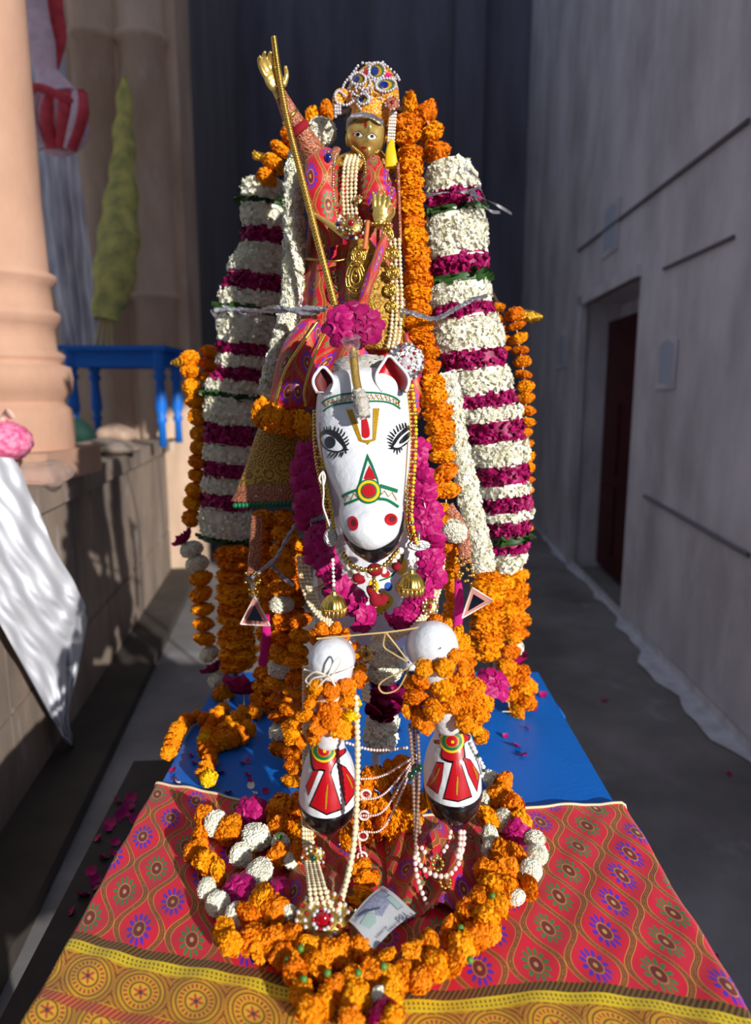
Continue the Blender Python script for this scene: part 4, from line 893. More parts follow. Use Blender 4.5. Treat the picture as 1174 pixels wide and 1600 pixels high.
def basis(nrm, spin=None):                           # (N,3) -> (N,3,3) with local z on nrm
    n = nrm/np.linalg.norm(nrm, axis=1)[:, None]; a = np.where(np.abs(n[:, :1]) < .8, [[1., 0, 0]], [[0, 1., 0]]); u = np.cross(a, n); u /= np.linalg.norm(u, axis=1)[:, None]; v = np.cross(n, u)
    s = rng.uniform(0, 2*PI, len(n)) if spin is None else spin; c, si = np.cos(s)[:, None], np.sin(s)[:, None]
    return np.stack([c*u+si*v, -si*u+c*v, n], 2)
def marigold_mesh(name, N, flat, mt, seed):
    g = np.random.default_rng(seed); k = np.arange(N)+.5; ph = np.arccos(1-2*k/N); th = PI*(1+5**.5)*k
    n = np.stack([np.cos(th)*np.sin(ph), np.sin(th)*np.sin(ph), np.cos(ph)], 1); n = n+g.normal(0, .12, n.shape); n /= np.linalg.norm(n, axis=1)[:, None]
    B = basis(n+g.normal(0, .22, n.shape), g.uniform(0, 2*PI, N)); sc = g.uniform(.8, 1.25, N)
    b = MB(); V, F = merge_many(petal(.125, .29, .9, 3, 4, .05, .25), B*sc[:, None, None], n*.73)
    b.add((V, F)); b.add(ell((0, 0, 0), .78, 10, 14)); V, F = b.get()
    V = V*np.array([1, 1, flat])
    lo = 1+.07*np.sin(np.arctan2(V[:, 1], V[:, 0])*5+seed); V[:, :2] *= lo[:, None]
    me = bpy.data.meshes.new(name); me.from_pydata(V.tolist(), [], [tuple(int(i) for i in f) for f in F]); me.materials.append(mt); me.polygons.foreach_set('use_smooth', [True]*len(me.polygons)); return me
MG = [marigold_mesh('marigold', 430, f, M['marigold'], i) for i, f in enumerate((.62, .7, .55, .8))]; MGY = [marigold_mesh('marigold', 290, f, M['marigold_y'], 9+i) for i, f in enumerate((.65, .8))]
def rose_mesh(name, mt, seed, N=17):
    g = np.random.default_rng(seed); b = MB()
    for k in range(N):
        t = k/(N-1); a = k*2.4+g.normal(0, .2); op = .05+1.15*t**1.15; r = .08+.30*t
        V, F = petal(.46+.5*t, .66+.30*t, .5+.6*t, 5, 7, g.uniform(.02, .08), .6); 
        R = rotM('Z', math.degrees(a))@rotM('X', -math.degrees(op)); V = V@R.T+np.array([-math.sin(a)*-r*-1*0, 0, 0]); d = np.array([-math.sin(a), math.cos(a), 0])*r; b.add((V+d+[0, 0, -.28-.05*t], F))
    b.add(ell((0, 0, -.12), (.42, .42, .36), 8, 12)); V, F = b.get(); V = V*np.array([.85, .85, .85])
    me = bpy.data.meshes.new(name); me.from_pydata(V.tolist(), [], [tuple(f) for f in F]); me.materials.append(mt); me.polygons.foreach_set('use_smooth', [True]*len(me.polygons)); return me
RG = [rose_mesh('rose', M['rose'], i) for i in range(2)]; RGL = [rose_mesh('rose', M['rose_l'], 5+i, 14) for i in range(2)]
def tuber_mesh(name, seed):
    g = np.random.default_rng(seed); N = 90; k = np.arange(N)+.5; ph = np.arccos(1-2*k/N); th = PI*(1+5**.5)*k
    n = np.stack([np.cos(th)*np.sin(ph), np.sin(th)*np.sin(ph), np.cos(ph)], 1); V, F = merge_many(bloomT, basis(n+g.normal(0, .2, n.shape), g.uniform(0, 6, N))*(g.uniform(.9, 1.3, N)*.29)[:, None, None], n*.74)
    b = MB(); b.add((V, F)); b.add(ell((0, 0, 0), .78, 8, 12)); V, F = b.get(); V = V*np.array([1, 1, .75]); me = bpy.data.meshes.new(name); me.from_pydata(V.tolist(), [], [tuple(int(i) for i in f) for f in F]); me.materials.append(M['jasmine']); me.polygons.foreach_set('use_smooth', [False]*len(me.polygons)); return me
def bloom():
    b = MB()
    for ring, (n_, l, op, z) in enumerate(((5, 1.0, 1.0, 0), (4, .62, .45, .12))):
        for k in range(n_):
            a = 2*PI*k/n_+ring*.5; V = np.array([[0, 0, 0], [-.36*l, .55*l*math.sin(op), .55*l*math.cos(op)+.06], [0, l*math.sin(op), l*math.cos(op)*.8], [.36*l, .55*l*math.sin(op), .55*l*math.cos(op)+.06]])
            b.add((V@rotM('Z', math.degrees(a)).T+[0, 0, z], [(0, 1, 2, 3)]))
    return b.get()
bloomT = bloom(); bloomT = (bloomT[0], bloomT[1]); TB = [tuber_mesh('tuberose_cluster', i) for i in range(2)]
def inst(name, me, parent, p, R, s):
    o = bpy.data.objects.new(name, me); C.objects.link(o); o.parent = parent
    m = Matrix(np.asarray(R).tolist()).to_4x4(); m = Matrix.Translation(Vector(p)-Vector(parent['_o'])) @ m @ Matrix.Diagonal((*([s]*3 if np.isscalar(s) else s), 1)); o.matrix_local = m; return o
def string_of(name, label, pts, size, cat='garland', group=None, gap=.62, kinds='M', n=60, th=.55, jit=.05, face=False, yfrac=.0, parent=None):
    # flowers threaded on a line; pts (px, py, Y), size = flower width in pixels
    path = np.array([q if len(q) == 3 and isinstance(q, np.ndarray) else P(*q) for q in pts]); path = spline(path, n)
    rad = (size/FPX*path[:, 1].mean()*1.02)/2; L = np.r_[0, np.cumsum(np.linalg.norm(np.diff(path, axis=0), axis=1))]
    t = parent or thing(name, label, cat, tuple(path[np.argmin(path[:, 2])]), group)
    mk('thread', tube(path, .0012, 5), M['string'], t)
    s = rad*.5; k = 0
    while s < L[-1]-rad*.2:
        c = np.array([np.interp(s, L, path[:, i]) for i in range(3)]); d = np.array([np.interp(min(s+.004, L[-1]), L, path[:, i])-np.interp(max(s-.004, 0), L, path[:, i]) for i in range(3)]); d /= np.linalg.norm(d)+1e-9
        kd = kinds[k % len(kinds)]; R = basis((d+rng.normal(0, .16, 3))[None], rng.uniform(0, 6, 1))[0]; c = c+rng.normal(0, rad*jit, 3); sc = rad*rng.uniform(.92, 1.1)
        if kd == 'M': inst('marigold', (MGY if rng.random() < yfrac else MG)[rng.integers(2)] if rng.random() < .5 or yfrac >= 1 else MG[rng.integers(4)], t, c, R, (sc, sc, sc*rng.uniform(.85, 1.15)*th/.62)); st = 2*rad*gap*rng.uniform(.88, 1.1)
        elif kd == 'Y': inst('marigold', MGY[rng.integers(2)], t, c, R, sc); st = 2*rad*gap
        elif kd == 'W': inst('tuberose_cluster', TB[rng.integers(2)], t, c, R, sc); st = 2*rad*gap*1.05
        elif kd in 'RL': inst('rose', (RG if kd == 'R' else RGL)[rng.integers(2)], t, c, basis((d*.4+np.array([0, -.8, .3])+rng.normal(0, .3, 3))[None])[0] if kd == 'L' else R, sc*1.05); st = 2*rad*gap*(1.05 if kd == 'L' else .8)
        else: st = rad
        s += st; k += 1
    return t

# thick striped garlands: bands of tuberose, rose and leaf
def band_mesh(pa, pb, wa, wb, th, kind, slant, dens):
    # pa, pb: band ends on the axis (world), wa, wb half widths
    L = np.linalg.norm(pb-pa); per = 2*PI*math.sqrt(((wa+wb)/2)**2/2+th**2/2); sp = {'W': .0066, 'R': .0088, 'G': .016}[kind]/dens
    N = max(30, int(per*L/sp**2)); t = rng.uniform(0, 1, N); a = rng.uniform(0, 2*PI, N); bul = 1+.10*np.sin(PI*t)
    w = (wa*(1-t)+wb*t)*bul; c = pa[None]*(1-t[:, None])+pb[None]*t[:, None]
    sh = np.stack([w*np.cos(a), th*bul*np.sin(a), w*np.cos(a)*slant], 1); nrm = np.stack([np.cos(a)/w, np.sin(a)/th, 0*a], 1); nrm /= np.linalg.norm(nrm, axis=1)[:, None]
    nrm[:, 2] += (t-.5)*.9
    b = MB()
    if kind == 'W':
        s = rng.uniform(.0058, .0085, N); b.add(merge_many(bloomT, basis(nrm+rng.normal(0, .4, nrm.shape))*s[:, None, None], c+sh*.93+rng.normal(0, .0014, sh.shape)))
    elif kind == 'R':
        s = rng.uniform(.012, .019, N); tp = petal(.5, .8, .7, 4, 4, .12, .45)
        sp_ = rng.normal(0, .35, N); nn = nrm+rng.normal(0, .3, nrm.shape)
        b.add(merge_many(tp, basis(nn)*s[:, None, None], c+sh*.82))
    else:
        s = rng.uniform(.022, .034, N); tp = petal(.26, 1, .25, 4, 3, .05, .25); nn = np.stack([np.sign(np.cos(a))*rng.uniform(.5, 1, N), np.sin(a)*.5, rng.normal(0, .12, N)+slant*np.sign(np.cos(a))], 1)
        b.add(merge_many(tp, basis(nn)*s[:, None, None], c+sh*.8-nn*.010))
    core = []
    for q in np.linspace(-.08, 1.08, 6):
        ww, cc_ = (wa*(1-q)+wb*q)*.9, pa*(1-q)+pb*q
        for j in range(20): aa = 2*PI*j/20; core.append(cc_+[ww*math.cos(aa), th*.88*math.sin(aa), ww*math.cos(aa)*slant])
    F = gridF(6, 20, False, True)+[tuple(range(20)), tuple(range(119, 99, -1))]; b.add((np.array(core), F)); return b
def striped(name, label, edges, bands, Y, th, slant, leafy=1.0):
    e = np.array(edges, float)
    def at(py):
        l, r_ = np.interp(py, e[:, 0], e[:, 1]), np.interp(py, e[:, 0], e[:, 2]); y = np.interp(py, [e[0, 0], e[-1, 0]], Y) if not np.isscalar(Y) else Y
        a, b_ = P(l, py, y), P(r_, py, y); return (a+b_)/2, (b_-a)[0]/2
    t = thing(name, label, 'garland', tuple(at(e[-1, 0])[0]))
    for kd, y0, y1 in bands:
        (ca, wa), (cb, wb) = at(y0), at(y1); nm = {'W': 'tuberose_band', 'R': 'rose_band', 'G': 'leaf_band'}[kd]
        o = mk(nm, band_mesh(ca, cb, wa*(1.06 if kd == 'G' else 1), wb*(1.06 if kd == 'G' else 1), th, kd, slant, 1.0), M[{'W': 'jasmine', 'R': 'rose', 'G': 'leaf'}[kd]], t, smooth=(kd != 'W'))
    return t
striped('striped_garland', 'thick striped garland of white tuberose, magenta rose and leaves left of the rider',
    [(280, 382, 448), (340, 377, 444), (370, 383, 441), (400, 372, 441), (440, 345, 441), (470, 346, 432), (510, 340, 424), (545, 342, 418), (575, 342, 412), (600, 322, 406), (640, 324, 398), (680, 319, 396), (720, 322, 394), (760, 318, 388), (800, 314, 392), (850, 316, 394)],
    [('W', 284, 313), ('G', 315, 321), ('W', 323, 356), ('R', 357, 381), ('W', 383, 426), ('R', 428, 456), ('W', 454, 478), ('G', 480, 490), ('W', 490, 535), ('R', 537, 556), ('W', 556, 574), ('R', 575, 595), ('W', 594, 614), ('G', 614, 621), ('W', 622, 662), ('R', 663, 694), ('W', 695, 721), ('R', 722, 746), ('W', 745, 770), ('R', 771, 794), ('W', 795, 838), ('G', 839, 847)], (1.74, 1.72), .038, -.10)
striped('striped_garland', 'thick striped garland of white tuberose, magenta rose and leaves right of the rider',
    [(252, 672, 728), (275, 666, 742), (310, 666, 755), (350, 668, 755), (400, 672, 762), (440, 672, 762), (480, 675, 768), (520, 682, 788), (560, 692, 790), (600, 702, 796), (640, 720, 812), (680, 733, 822), (720, 745, 826), (760, 755, 826), (800, 758, 832), (830, 762, 828), (860, 770, 824), (890, 772, 812)],
    [('W', 256, 298), ('R', 300, 326), ('G', 324, 333), ('W', 334, 398), ('R', 400, 428), ('G', 430, 442), ('W', 443, 475), ('R', 476, 497), ('W', 497, 545), ('R', 547, 576), ('W', 576, 614), ('R', 615, 636), ('W', 636, 657), ('R', 658, 690), ('W', 690, 726), ('R', 727, 755), ('W', 756, 773), ('R', 774, 797), ('W', 798, 812), ('R', 813, 834), ('G', 835, 847), ('R', 848, 862), ('W', 863, 888)], (1.62, 1.50), .038, .14)
def white_rope(name, label, pts, w, Y=None):
    p = pxpath(pts, 60); r = S(w/2, p[:, 1].mean()); L = np.linalg.norm(np.diff(p, axis=0), axis=1).sum(); N = int(2*PI*r*L/.0062**2)
    L1 = np.linspace(0, 1, 60); t = rng.uniform(0, 1, N); c = np.stack([np.interp(t, L1, p[:, i]) for i in range(3)], 1); T, U_, W_ = frames(p); ui = (t*59).astype(int); a = rng.uniform(0, 2*PI, N)
    n_ = np.cos(a)[:, None]*U_[ui]+np.sin(a)[:, None]*W_[ui]; seg = (1+.09*np.sin(t*L/.030*2*PI))[:, None]
    t_ = thing(name, label, 'garland', tuple(p[-1])); b = MB(); b.add(merge_many(bloomT, basis(n_+rng.normal(0, .4, n_.shape))*rng.uniform(.006, .0085, N)[:, None, None], c+n_*r*.82*seg)); b.add(tube(p, r*.8, 14))
    mk('tuberose_rope', b, M['jasmine'], t_, smooth=False); return t_
white_rope('white_garland', 'plain white tuberose string curving down left of the rider behind the staff', [(508, 200, 1.56), (482, 222, 1.54), (464, 260, 1.53), (460, 320, 1.52), (459, 400, 1.51), (456, 470, 1.50), (442, 530, 1.49), (428, 580, 1.48), (420, 618, 1.47)], 32)
inst('tuberose_cluster', TB[0], bpy.data.objects['white_garland'], P(503, 206, 1.57), basis(np.array([[.2, -1., .3]]))[0], S(23, 1.57))
white_rope('white_garland', 'plain white tuberose string beside the orange one right of the horse head', [(694, 585, 1.47), (706, 630, 1.46), (714, 690, 1.45), (728, 750, 1.44), (740, 810, 1.43), (752, 860, 1.42), (756, 890, 1.42)], 36)

# marigold strings
string_of('marigold_garland', 'orange marigold string arching behind the rider on the left of the crown', [(414, 288, 1.70), (436, 240, 1.70), (466, 200, 1.69), (500, 180, 1.68), (534, 168, 1.68)], 34)
string_of('marigold_garland', 'orange marigold string arching from behind the crown down to the right garland', [(628, 165, 1.64), (655, 172, 1.64), (672, 200, 1.63), (682, 240, 1.62), (686, 268, 1.62)], 44)
string_of('marigold_garland', 'long orange marigold string hanging from the crown down right of the robe', [(634, 182, 1.52), (640, 240, 1.51), (642, 300, 1.50), (648, 360, 1.48), (652, 430, 1.46), (655, 500, 1.44), (664, 560, 1.42), (680, 620, 1.40), (688, 680, 1.38), (693, 730, 1.37), (698, 790, 1.36)], 45, gap=.5, th=.62)
string_of('marigold_garland', 'orange marigold string hanging at the outer left with bright top flowers', [(294, 552, 1.80), (298, 590, 1.80), (308, 640, 1.80), (312, 700, 1.79), (306, 760, 1.79), (296, 815, 1.78)], 31, gap=.72, th=.85)
string_of('marigold_garland', 'inner orange marigold string at left half hidden by the striped garland', [(330, 540, 1.82), (326, 590, 1.82), (328, 650, 1.81), (326, 720, 1.80), (322, 790, 1.80)], 34)
string_of('marigold_garland', 'lower left marigold string with white and rose flowers beside the thick column', [(282, 835, 1.76), (300, 860, 1.76), (312, 900, 1.75), (318, 960, 1.74), (322, 1010, 1.73), (344, 1060, 1.71), (352, 1100, 1.66)], 38, kinds='RWWMMMMMWRWMM')
string_of('marigold_garland', 'thick column of stacked orange marigolds below the left striped garland', [(364, 850, 1.70), (366, 920, 1.69), (370, 990, 1.68), (374, 1052, 1.67)], 62, gap=.28, th=.5, jit=.03)
string_of('rose_string', 'dark rose string hanging under the thick left marigold column', [(380, 1060, 1.64), (382, 1105, 1.60)], 62, gap=.5, kinds='R')
string_of('marigold_garland', 'marigold string hanging at the outer right edge with bright upper flowers', [(803, 482, 1.68), (810, 530, 1.68), (818, 580, 1.67), (822, 630, 1.67), (820, 690, 1.66), (820, 760, 1.66), (818, 830, 1.65)], 30, gap=.6)
string_of('marigold_garland', 'short marigold string end showing above the right striped garland', [(776, 474, 1.70), (782, 510, 1.70), (790, 560, 1.70)], 26)
string_of('marigold_garland', 'thick column of stacked orange marigolds below the right striped garland', [(764, 886, 1.50), (762, 940, 1.49), (760, 990, 1.48), (758, 1034, 1.48)], 56, gap=.28, th=.5, jit=.03)
string_of('marigold_garland', 'looped orange marigold string at the lower right outer edge above the table', [(800, 868, 1.62), (806, 920, 1.62), (812, 960, 1.62), (806, 1000, 1.61), (800, 1030, 1.61), (820, 1070, 1.60), (815, 1108, 1.60), (785, 1112, 1.58)], 42, gap=.6, kinds='MMMMMMWRMM')
string_of('marigold_garland', 'second orange marigold string between the right column and the outer loop', [(786, 900, 1.58), (796, 960, 1.58), (798, 1010, 1.58), (790, 1060, 1.58), (796, 1105, 1.58)], 38, gap=.62)
string_of('marigold_garland', 'short orange marigold string across the left arm of the robe, lit on top', [(398, 646, 1.40), (426, 652, 1.385), (456, 660, 1.37), (488, 664, 1.36)], 48, gap=.40)
string_of('marigold_garland', 'shaded marigold and white flower string hanging by the left flank of the horse', [(452, 800, 1.40), (444, 850, 1.40), (440, 920, 1.39), (444, 980, 1.38), (440, 1030, 1.38), (436, 1075, 1.38), (440, 1130, 1.37), (444, 1190, 1.36)], 44, gap=.6, kinds='MMMMMWMMMWMMMW')
string_of('marigold_garland', 'shaded marigold string hanging behind the lace strip left of the horse', [(418, 800, 1.50), (414, 860, 1.50), (420, 930, 1.49), (424, 1000, 1.48), (418, 1060, 1.47), (410, 1110, 1.46)], 46, gap=.5)
string_of('marigold_garland', 'innermost shaded marigold string against the left flank of the horse', [(470, 840, 1.47), (462, 900, 1.46), (456, 960, 1.45), (460, 1030, 1.44), (470, 1100, 1.43), (478, 1150, 1.42)], 46, gap=.5)
string_of('marigold_garland', 'shaded marigold string hanging between the chest and the left cuff', [(474, 960, 1.34), (466, 1010, 1.33), (462, 1060, 1.32), (456, 1110, 1.31), (462, 1170, 1.30), (452, 1240, 1.29)], 40, gap=.6)
string_of('marigold_garland', 'orange marigold string behind the mirror pendant right of the chest', [(704, 868, 1.36), (706, 920, 1.35), (705, 975, 1.34)], 28, gap=.5, th=.7)
string_of('marigold_garland', 'marigold string beside the roses at the right cheek of the horse', [(672, 770, 1.34), (690, 800, 1.33), (698, 840, 1.34), (704, 870, 1.36)], 32)
string_of('marigold_garland', 'marigold string tucked behind the right knee of the horse', [(672, 972, 1.12), (706, 984, 1.12), (724, 1010, 1.13), (732, 1050, 1.13)], 34)
string_of('marigold_garland', 'marigold string tucked behind the left knee of the horse', [(484, 1000, 1.10), (510, 985, 1.10), (545, 1000, 1.10), (560, 1040, 1.09), (563, 1075, 1.09)], 30)
string_of('rose_garland', 'magenta rose garland hanging round the horse neck and chest', [(648, 690, 1.27), (652, 740, 1.26), (664, 790, 1.25), (672, 840, 1.25), (676, 890, 1.245), (664, 932, 1.235), (640, 960, 1.23), (606, 985, 1.225)], 48, cat='garland', kinds='L', gap=.5)
string_of('rose_garland', 'shaded magenta rose garland on the left side of the horse neck', [(482, 700, 1.34), (478, 760, 1.32), (486, 820, 1.30), (506, 870, 1.275), (528, 920, 1.25), (560, 955, 1.235), (590, 990, 1.225)], 50, kinds='L', gap=.5)
string_of('flower_pendant', 'white flowers and dark roses hanging below the chest between the forelegs', [(596, 1010, 1.22), (602, 1050, 1.22), (600, 1090, 1.23), (598, 1120, 1.25), (594, 1160, 1.27)], 60, kinds='WWRRRW', gap=.5, cat='garland')
string_of('marigold_garland', 'marigold string piled on the table behind and between the hooves', [(640, 1195, 1.16), (600, 1215, 1.15), (566, 1222, 1.15), (572, 1258, 1.13), (620, 1255, 1.12), (650, 1245, 1.12), (630, 1290, 1.10), (590, 1290, 1.10), (560, 1300, 1.09), (530, 1320, 1.07)], 50, gap=.42)
string_of('marigold_garland', 'marigold string lying on the cloth below the left hoof beside the banknote', [tuple(PZ(568, 1365, TZ+.03)), tuple(PZ(575, 1385, TZ+.03))][0:0]+[(560, 1350, .985), (575, 1375, .96), (566, 1402, .945), (552, 1428, .93)], 44, gap=.5)
def clump(name, label, flowers, cat='flower clump', z=None):
    c0 = P(*flowers[0][:3]) ; t = thing(name, label, cat, tuple(c0))
    for (px, py, Y, sz, kd) in flowers:
        c = P(px, py, Y); s = sz/FPX*Y*.51; d = rng.normal(0, 1, 3); d[1] = -abs(d[1])-.4; R = basis(d[None])[0]
        me = {'M': MG[rng.integers(4)], 'Y': MGY[rng.integers(2)], 'W': TB[rng.integers(2)], 'R': RG[rng.integers(2)], 'L': RGL[rng.integers(2)]}[kd]
        inst({'M': 'marigold', 'Y': 'marigold', 'W': 'tuberose_cluster', 'R': 'rose', 'L': 'rose'}[kd], me, t, c, R, s)
    return t
clump('marigold_cuff', 'marigold cuff tied round the foreleg above the left hoof', [(x, y, d, s, k) for x, y, d, s, k in ((515, 1112, .975, 44, 'M'), (487, 1095, .985, 38, 'M'), (540, 1093, .985, 38, 'M'), (548, 1118, .985, 36, 'Y'), (532, 1138, .975, 40, 'M'), (500, 1135, .97, 38, 'M'), (478, 1118, .985, 38, 'M'), (462, 1128, 1.0, 32, 'M'), (456, 1146, 1.0, 30, 'M'), (470, 1158, 1.0, 28, 'M'), (512, 1086, .99, 34, 'M'), (552, 1096, 1.0, 30, 'Y'), (515, 1110, 1.05, 60, 'M'), (490, 1150, .99, 32, 'M'), (545, 1142, .99, 30, 'M'), (516, 1130, .965, 32, 'M'), (488, 1078, .975, 34, 'M'), (543, 1076, .975, 34, 'M'), (516, 1082, .955, 32, 'M'), (560, 1062, 1.01, 32, 'M'), (494, 1074, .95, 28, 'M'), (518, 1078, .945, 30, 'M'), (541, 1072, .955, 28, 'M'))])
clump('marigold_cuff', 'larger marigold cuff tied round the foreleg above the right hoof', [(690, 1040, .985, 44, 'M'), (664, 1044, .948, 34, 'M'), (695, 1044, .940, 36, 'M'), (724, 1042, .955, 34, 'M'), (712, 1026, .955, 28, 'M'),  (664, 1060, .985, 42, 'M'), (715, 1062, .985, 46, 'M'), (692, 1075, .97, 44, 'M'), (650, 1090, .985, 44, 'M'), (736, 1090, .985, 44, 'M'), (718, 1100, .97, 42, 'M'), (678, 1110, .965, 42, 'M'), (655, 1122, .985, 40, 'M'), (748, 1115, .99, 40, 'M'), (728, 1128, .985, 38, 'M'), (706, 1100, .965, 38, 'M'), (702, 1028, .99, 34, 'M'), (728, 1052, 1.0, 38, 'M'), (744, 1075, 1.0, 36, 'M'), (758, 1100, 1.0, 34, 'M'), (668, 1136, .985, 30, 'M'), (742, 1136, 1.0, 30, 'M'), (695, 1080, 1.06, 80, 'M'), (640, 1108, 1.0, 34, 'M'), (645, 1070, 1.0, 34, 'M')])
clump('flower_cluster', 'single large magenta rose behind the right marigold cuff', [(776, 1066, 1.40, 60, 'L')])
clump('flower_cluster', 'round white flower cluster beside the right rose garland', [(710, 830, 1.32, 46, 'W')])
clump('fallen_marigold', 'orange marigold resting on the blue table edge at right below the cuff', [(752, 1150, 1.30, 30, 'M')])
# strings lying on the table at left, in shade
def tz(px, py, h=.022): return tuple(PZ(px, py, TZ+h))
def string_w(name, label, pts, size, **k):
    return string_of(name, label, [np.array(p) for p in pts], size, **k)
string_w('marigold_garland', 'orange marigold string trailing over the left edge of the blue table', [tz(352, 1105), tz(325, 1125), tz(300, 1120), tz(280, 1138), tz(268, 1160), tz(263, 1182)], 27, gap=.7)
string_w('marigold_garland', 'marigold string end lying on the blue table pointing at the red cloth', [tz(348, 1110), tz(322, 1150), tz(328, 1185), tz(320, 1208), tz(336, 1222)], 30, kinds='MMMMMMY', gap=.6)
string_w('marigold_garland', 'shaded marigold heap on the blue table under the left column', [tz(430, 1095), tz(395, 1110), tz(370, 1125), tz(352, 1145), tz(345, 1160), tz(372, 1150), tz(400, 1130)], 34, gap=.6)

# ------------------------------------------------------------------ the big flower ring on the cloth
ring = thing('flower_ring', 'large ring of orange marigolds, white flowers and roses lying on the cloth', 'garland', tuple(PZ(600, 1500, TZ+.006)))
RL_ = """387,1273,R,44 402,1307,W,46 436,1267,M,42 439,1293,M,38 439,1320,W,34 436,1338,M,32 338,1287,W,38 358,1296,M,38 320,1275,M,30 312,1312,M,34 323,1348,M,36 341,1362,M,34 306,1331,M,30 376,1336,W,36 404,1365,W,48 370,1387,R,48 428,1382,R,34 323,1388,W,32 341,1412,W,38 370,1429,W,36 350,1455,M,36 361,1474,M,34 407,1410,M,48 428,1424,M,42 390,1433,M,44 451,1427,W,32 394,1468,M,42 412,1478,M,40 429,1472,M,40 454,1466,M,38 442,1494,M,34 460,1519,M,38 483,1487,M,40 496,1509,M,40 471,1551,M,40 485,1580,M,40 517,1493,M,42 541,1487,M,40 509,1568,M,40 526,1546,M,36 549,1532,M,40 558,1557,M,38 570,1484,M,40 581,1522,M,40 587,1577,R,42 594,1556,W,30 601,1499,M,38 613,1533,M,40 613,1588,M,36 548,1594,M,36 610,1558,M,36 629,1524,M,38 659,1530,M,38 683,1509,M,38 708,1504,M,38 673,1476,M,38 649,1494,M,38 703,1455,M,36 722,1480,M,38 742,1465,M,38 727,1426,M,36 747,1406,M,36 761,1436,M,38 776,1414,M,36 766,1455,M,34 771,1382,M,38 791,1365,M,40 796,1392,M,38 810,1338,M,36 783,1333,M,36 827,1387,M,32 808,1402,W,28 759,1362,M,34 830,1360,W,34 840,1335,W,34 835,1310,W,34 808,1303,R,32 786,1281,W,34 766,1306,W,32 768,1328,W,30 802,1262,M,36 764,1277,M,36 815,1284,M,32 782,1245,M,34 760,1250,W,30 786,1225,M,32 768,1218,W,30 468,1262,M,38 470,1300,M,36 470,1335,M,34 455,1345,W,26""".split()
big = []
for q in RL_:
    px, py, kd, sz = q.split(','); px, py, sz = float(px), float(py), float(sz)*(.86 if kd == 'W' else 1); h = rng.uniform(.020, .030) if kd != 'R' else .026
    c = PZ(px, py, TZ+.006+h); rad = sz/FPX*c[1]*.73
    d = rng.normal(0, 1, 3); d[2] = abs(d[2])*.6+.2; d[1] -= .5; d /= np.linalg.norm(d)
    c[2] = max(c[2], TZ+.006+rad*.7)
    me = {'M': MG[rng.integers(4)], 'W': TB[rng.integers(2)], 'R': RGL[rng.integers(2)]}[kd]; inst({'M': 'marigold', 'W': 'tuberose_cluster', 'R': 'rose'}[kd], me, ring, c, basis(d[None])[0], rad)
for px, py in ((450, 1500), (470, 1482), (475, 1530), (600, 1510), (560, 1520), (512, 1520), (720, 1450), (770, 1400), (437, 1307), (735, 1500)):
    c = PZ(px, py, TZ+.045); mk('green_sepal', ell(c, (.005, .005, .005), 8, 10), M['leaf_l'], ring)

# loose petals, one by one
pm = petal(.55, 1, .7, 4, 4, .08, .3); pme = bpy.data.meshes.new('petal'); pme.from_pydata(((pm[0]-[0, 0, .5])).tolist(), [], pm[1]); pme.materials.append(M['rose_l']); pme.polygons.foreach_set('use_smooth', [True]*len(pme.polygons))
pmw = pme.copy(); pmw.materials.clear(); pmw.materials.append(M['jasmine'])
def loose(spots, z, label, group, me=pme, sc=1, onfloor=False):
    for k, (px, py, s) in enumerate(spots):
        c = PZ(px, py, z+.003); o = bpy.data.objects.new('rose_petal' if me is pme else 'white_petal', me); C.objects.link(o); o.location = c; o.rotation_euler = (PI/2+rng.uniform(-.2, .2), rng.uniform(-.1, .1), rng.uniform(0, 6)); s_ = s/FPX*c[1]*1.1; o.scale = (s_,)*3; tag(o, label, 'petal', group)
loose([(807, 1166, 13), (820, 1181, 14), (824, 1138, 8), (835, 1108, 9), (849, 1086, 11), (790, 1150, 8)], TZ, 'loose pink rose petal on the bare blue table to the right', 'rose petals on the lit right side of the blue table')
loose([(271, 1204, 12), (302, 1192, 10), (275, 1218, 10), (297, 1180, 10), (345, 1208, 12), (385, 1210, 12), (391, 1219, 8), (388, 1190, 8), (415, 1236, 10), (378, 1192, 9), (357, 1239, 12)], TZ, 'loose pink rose petal on the shaded blue table at left', 'rose petals on the shaded left side of the blue table')
loose([(278, 1224, 10), (392, 1228, 11), (398, 1240, 9), (312, 1184, 8)], TZ, 'loose white petal on the shaded blue table at left', 'white petals on the blue table', pmw)
# dark plank bench at left of the table with fallen petals
bz = .42
A, B = PZ(176, 1253, bz), PZ(0, 1592, bz)
ux = np.array([float(A[0]-B[0]), float(A[1]-B[1]), 0]); ux /= np.linalg.norm(ux)
M['plank'] = mat('dark_wood_plank', (46, 38, 36), .7, var=.4, vscale=20)
Lp = 1.25; q0 = B-ux*.4; q1 = q0+ux*Lp; nx_ = np.array([ux[1], -ux[0], 0])
V = [q0, q1, q1+nx_*.14, q0+nx_*.14]; V = np.array(V+[v-[0, 0, .035] for v in V]); bn = thing('bench', 'low dark wooden bench along the left side of the table with fallen petals', 'bench', tuple((q0+q1)/2*np.array([1, 1, 0])))
mk('seat', (V, [(0, 1, 2, 3), (7, 6, 5, 4), (0, 4, 5, 1), (1, 5, 6, 2), (2, 6, 7, 3), (3, 7, 4, 0)]), M['plank'], bn, smooth=False)
for f_ in (.12, .88):
    c = q0+ux*Lp*f_+nx_*.07; mk('leg', box((c[0], c[1], bz/2-.018), (.1, .05, bz-.035)), M['plank'], bn, smooth=False)
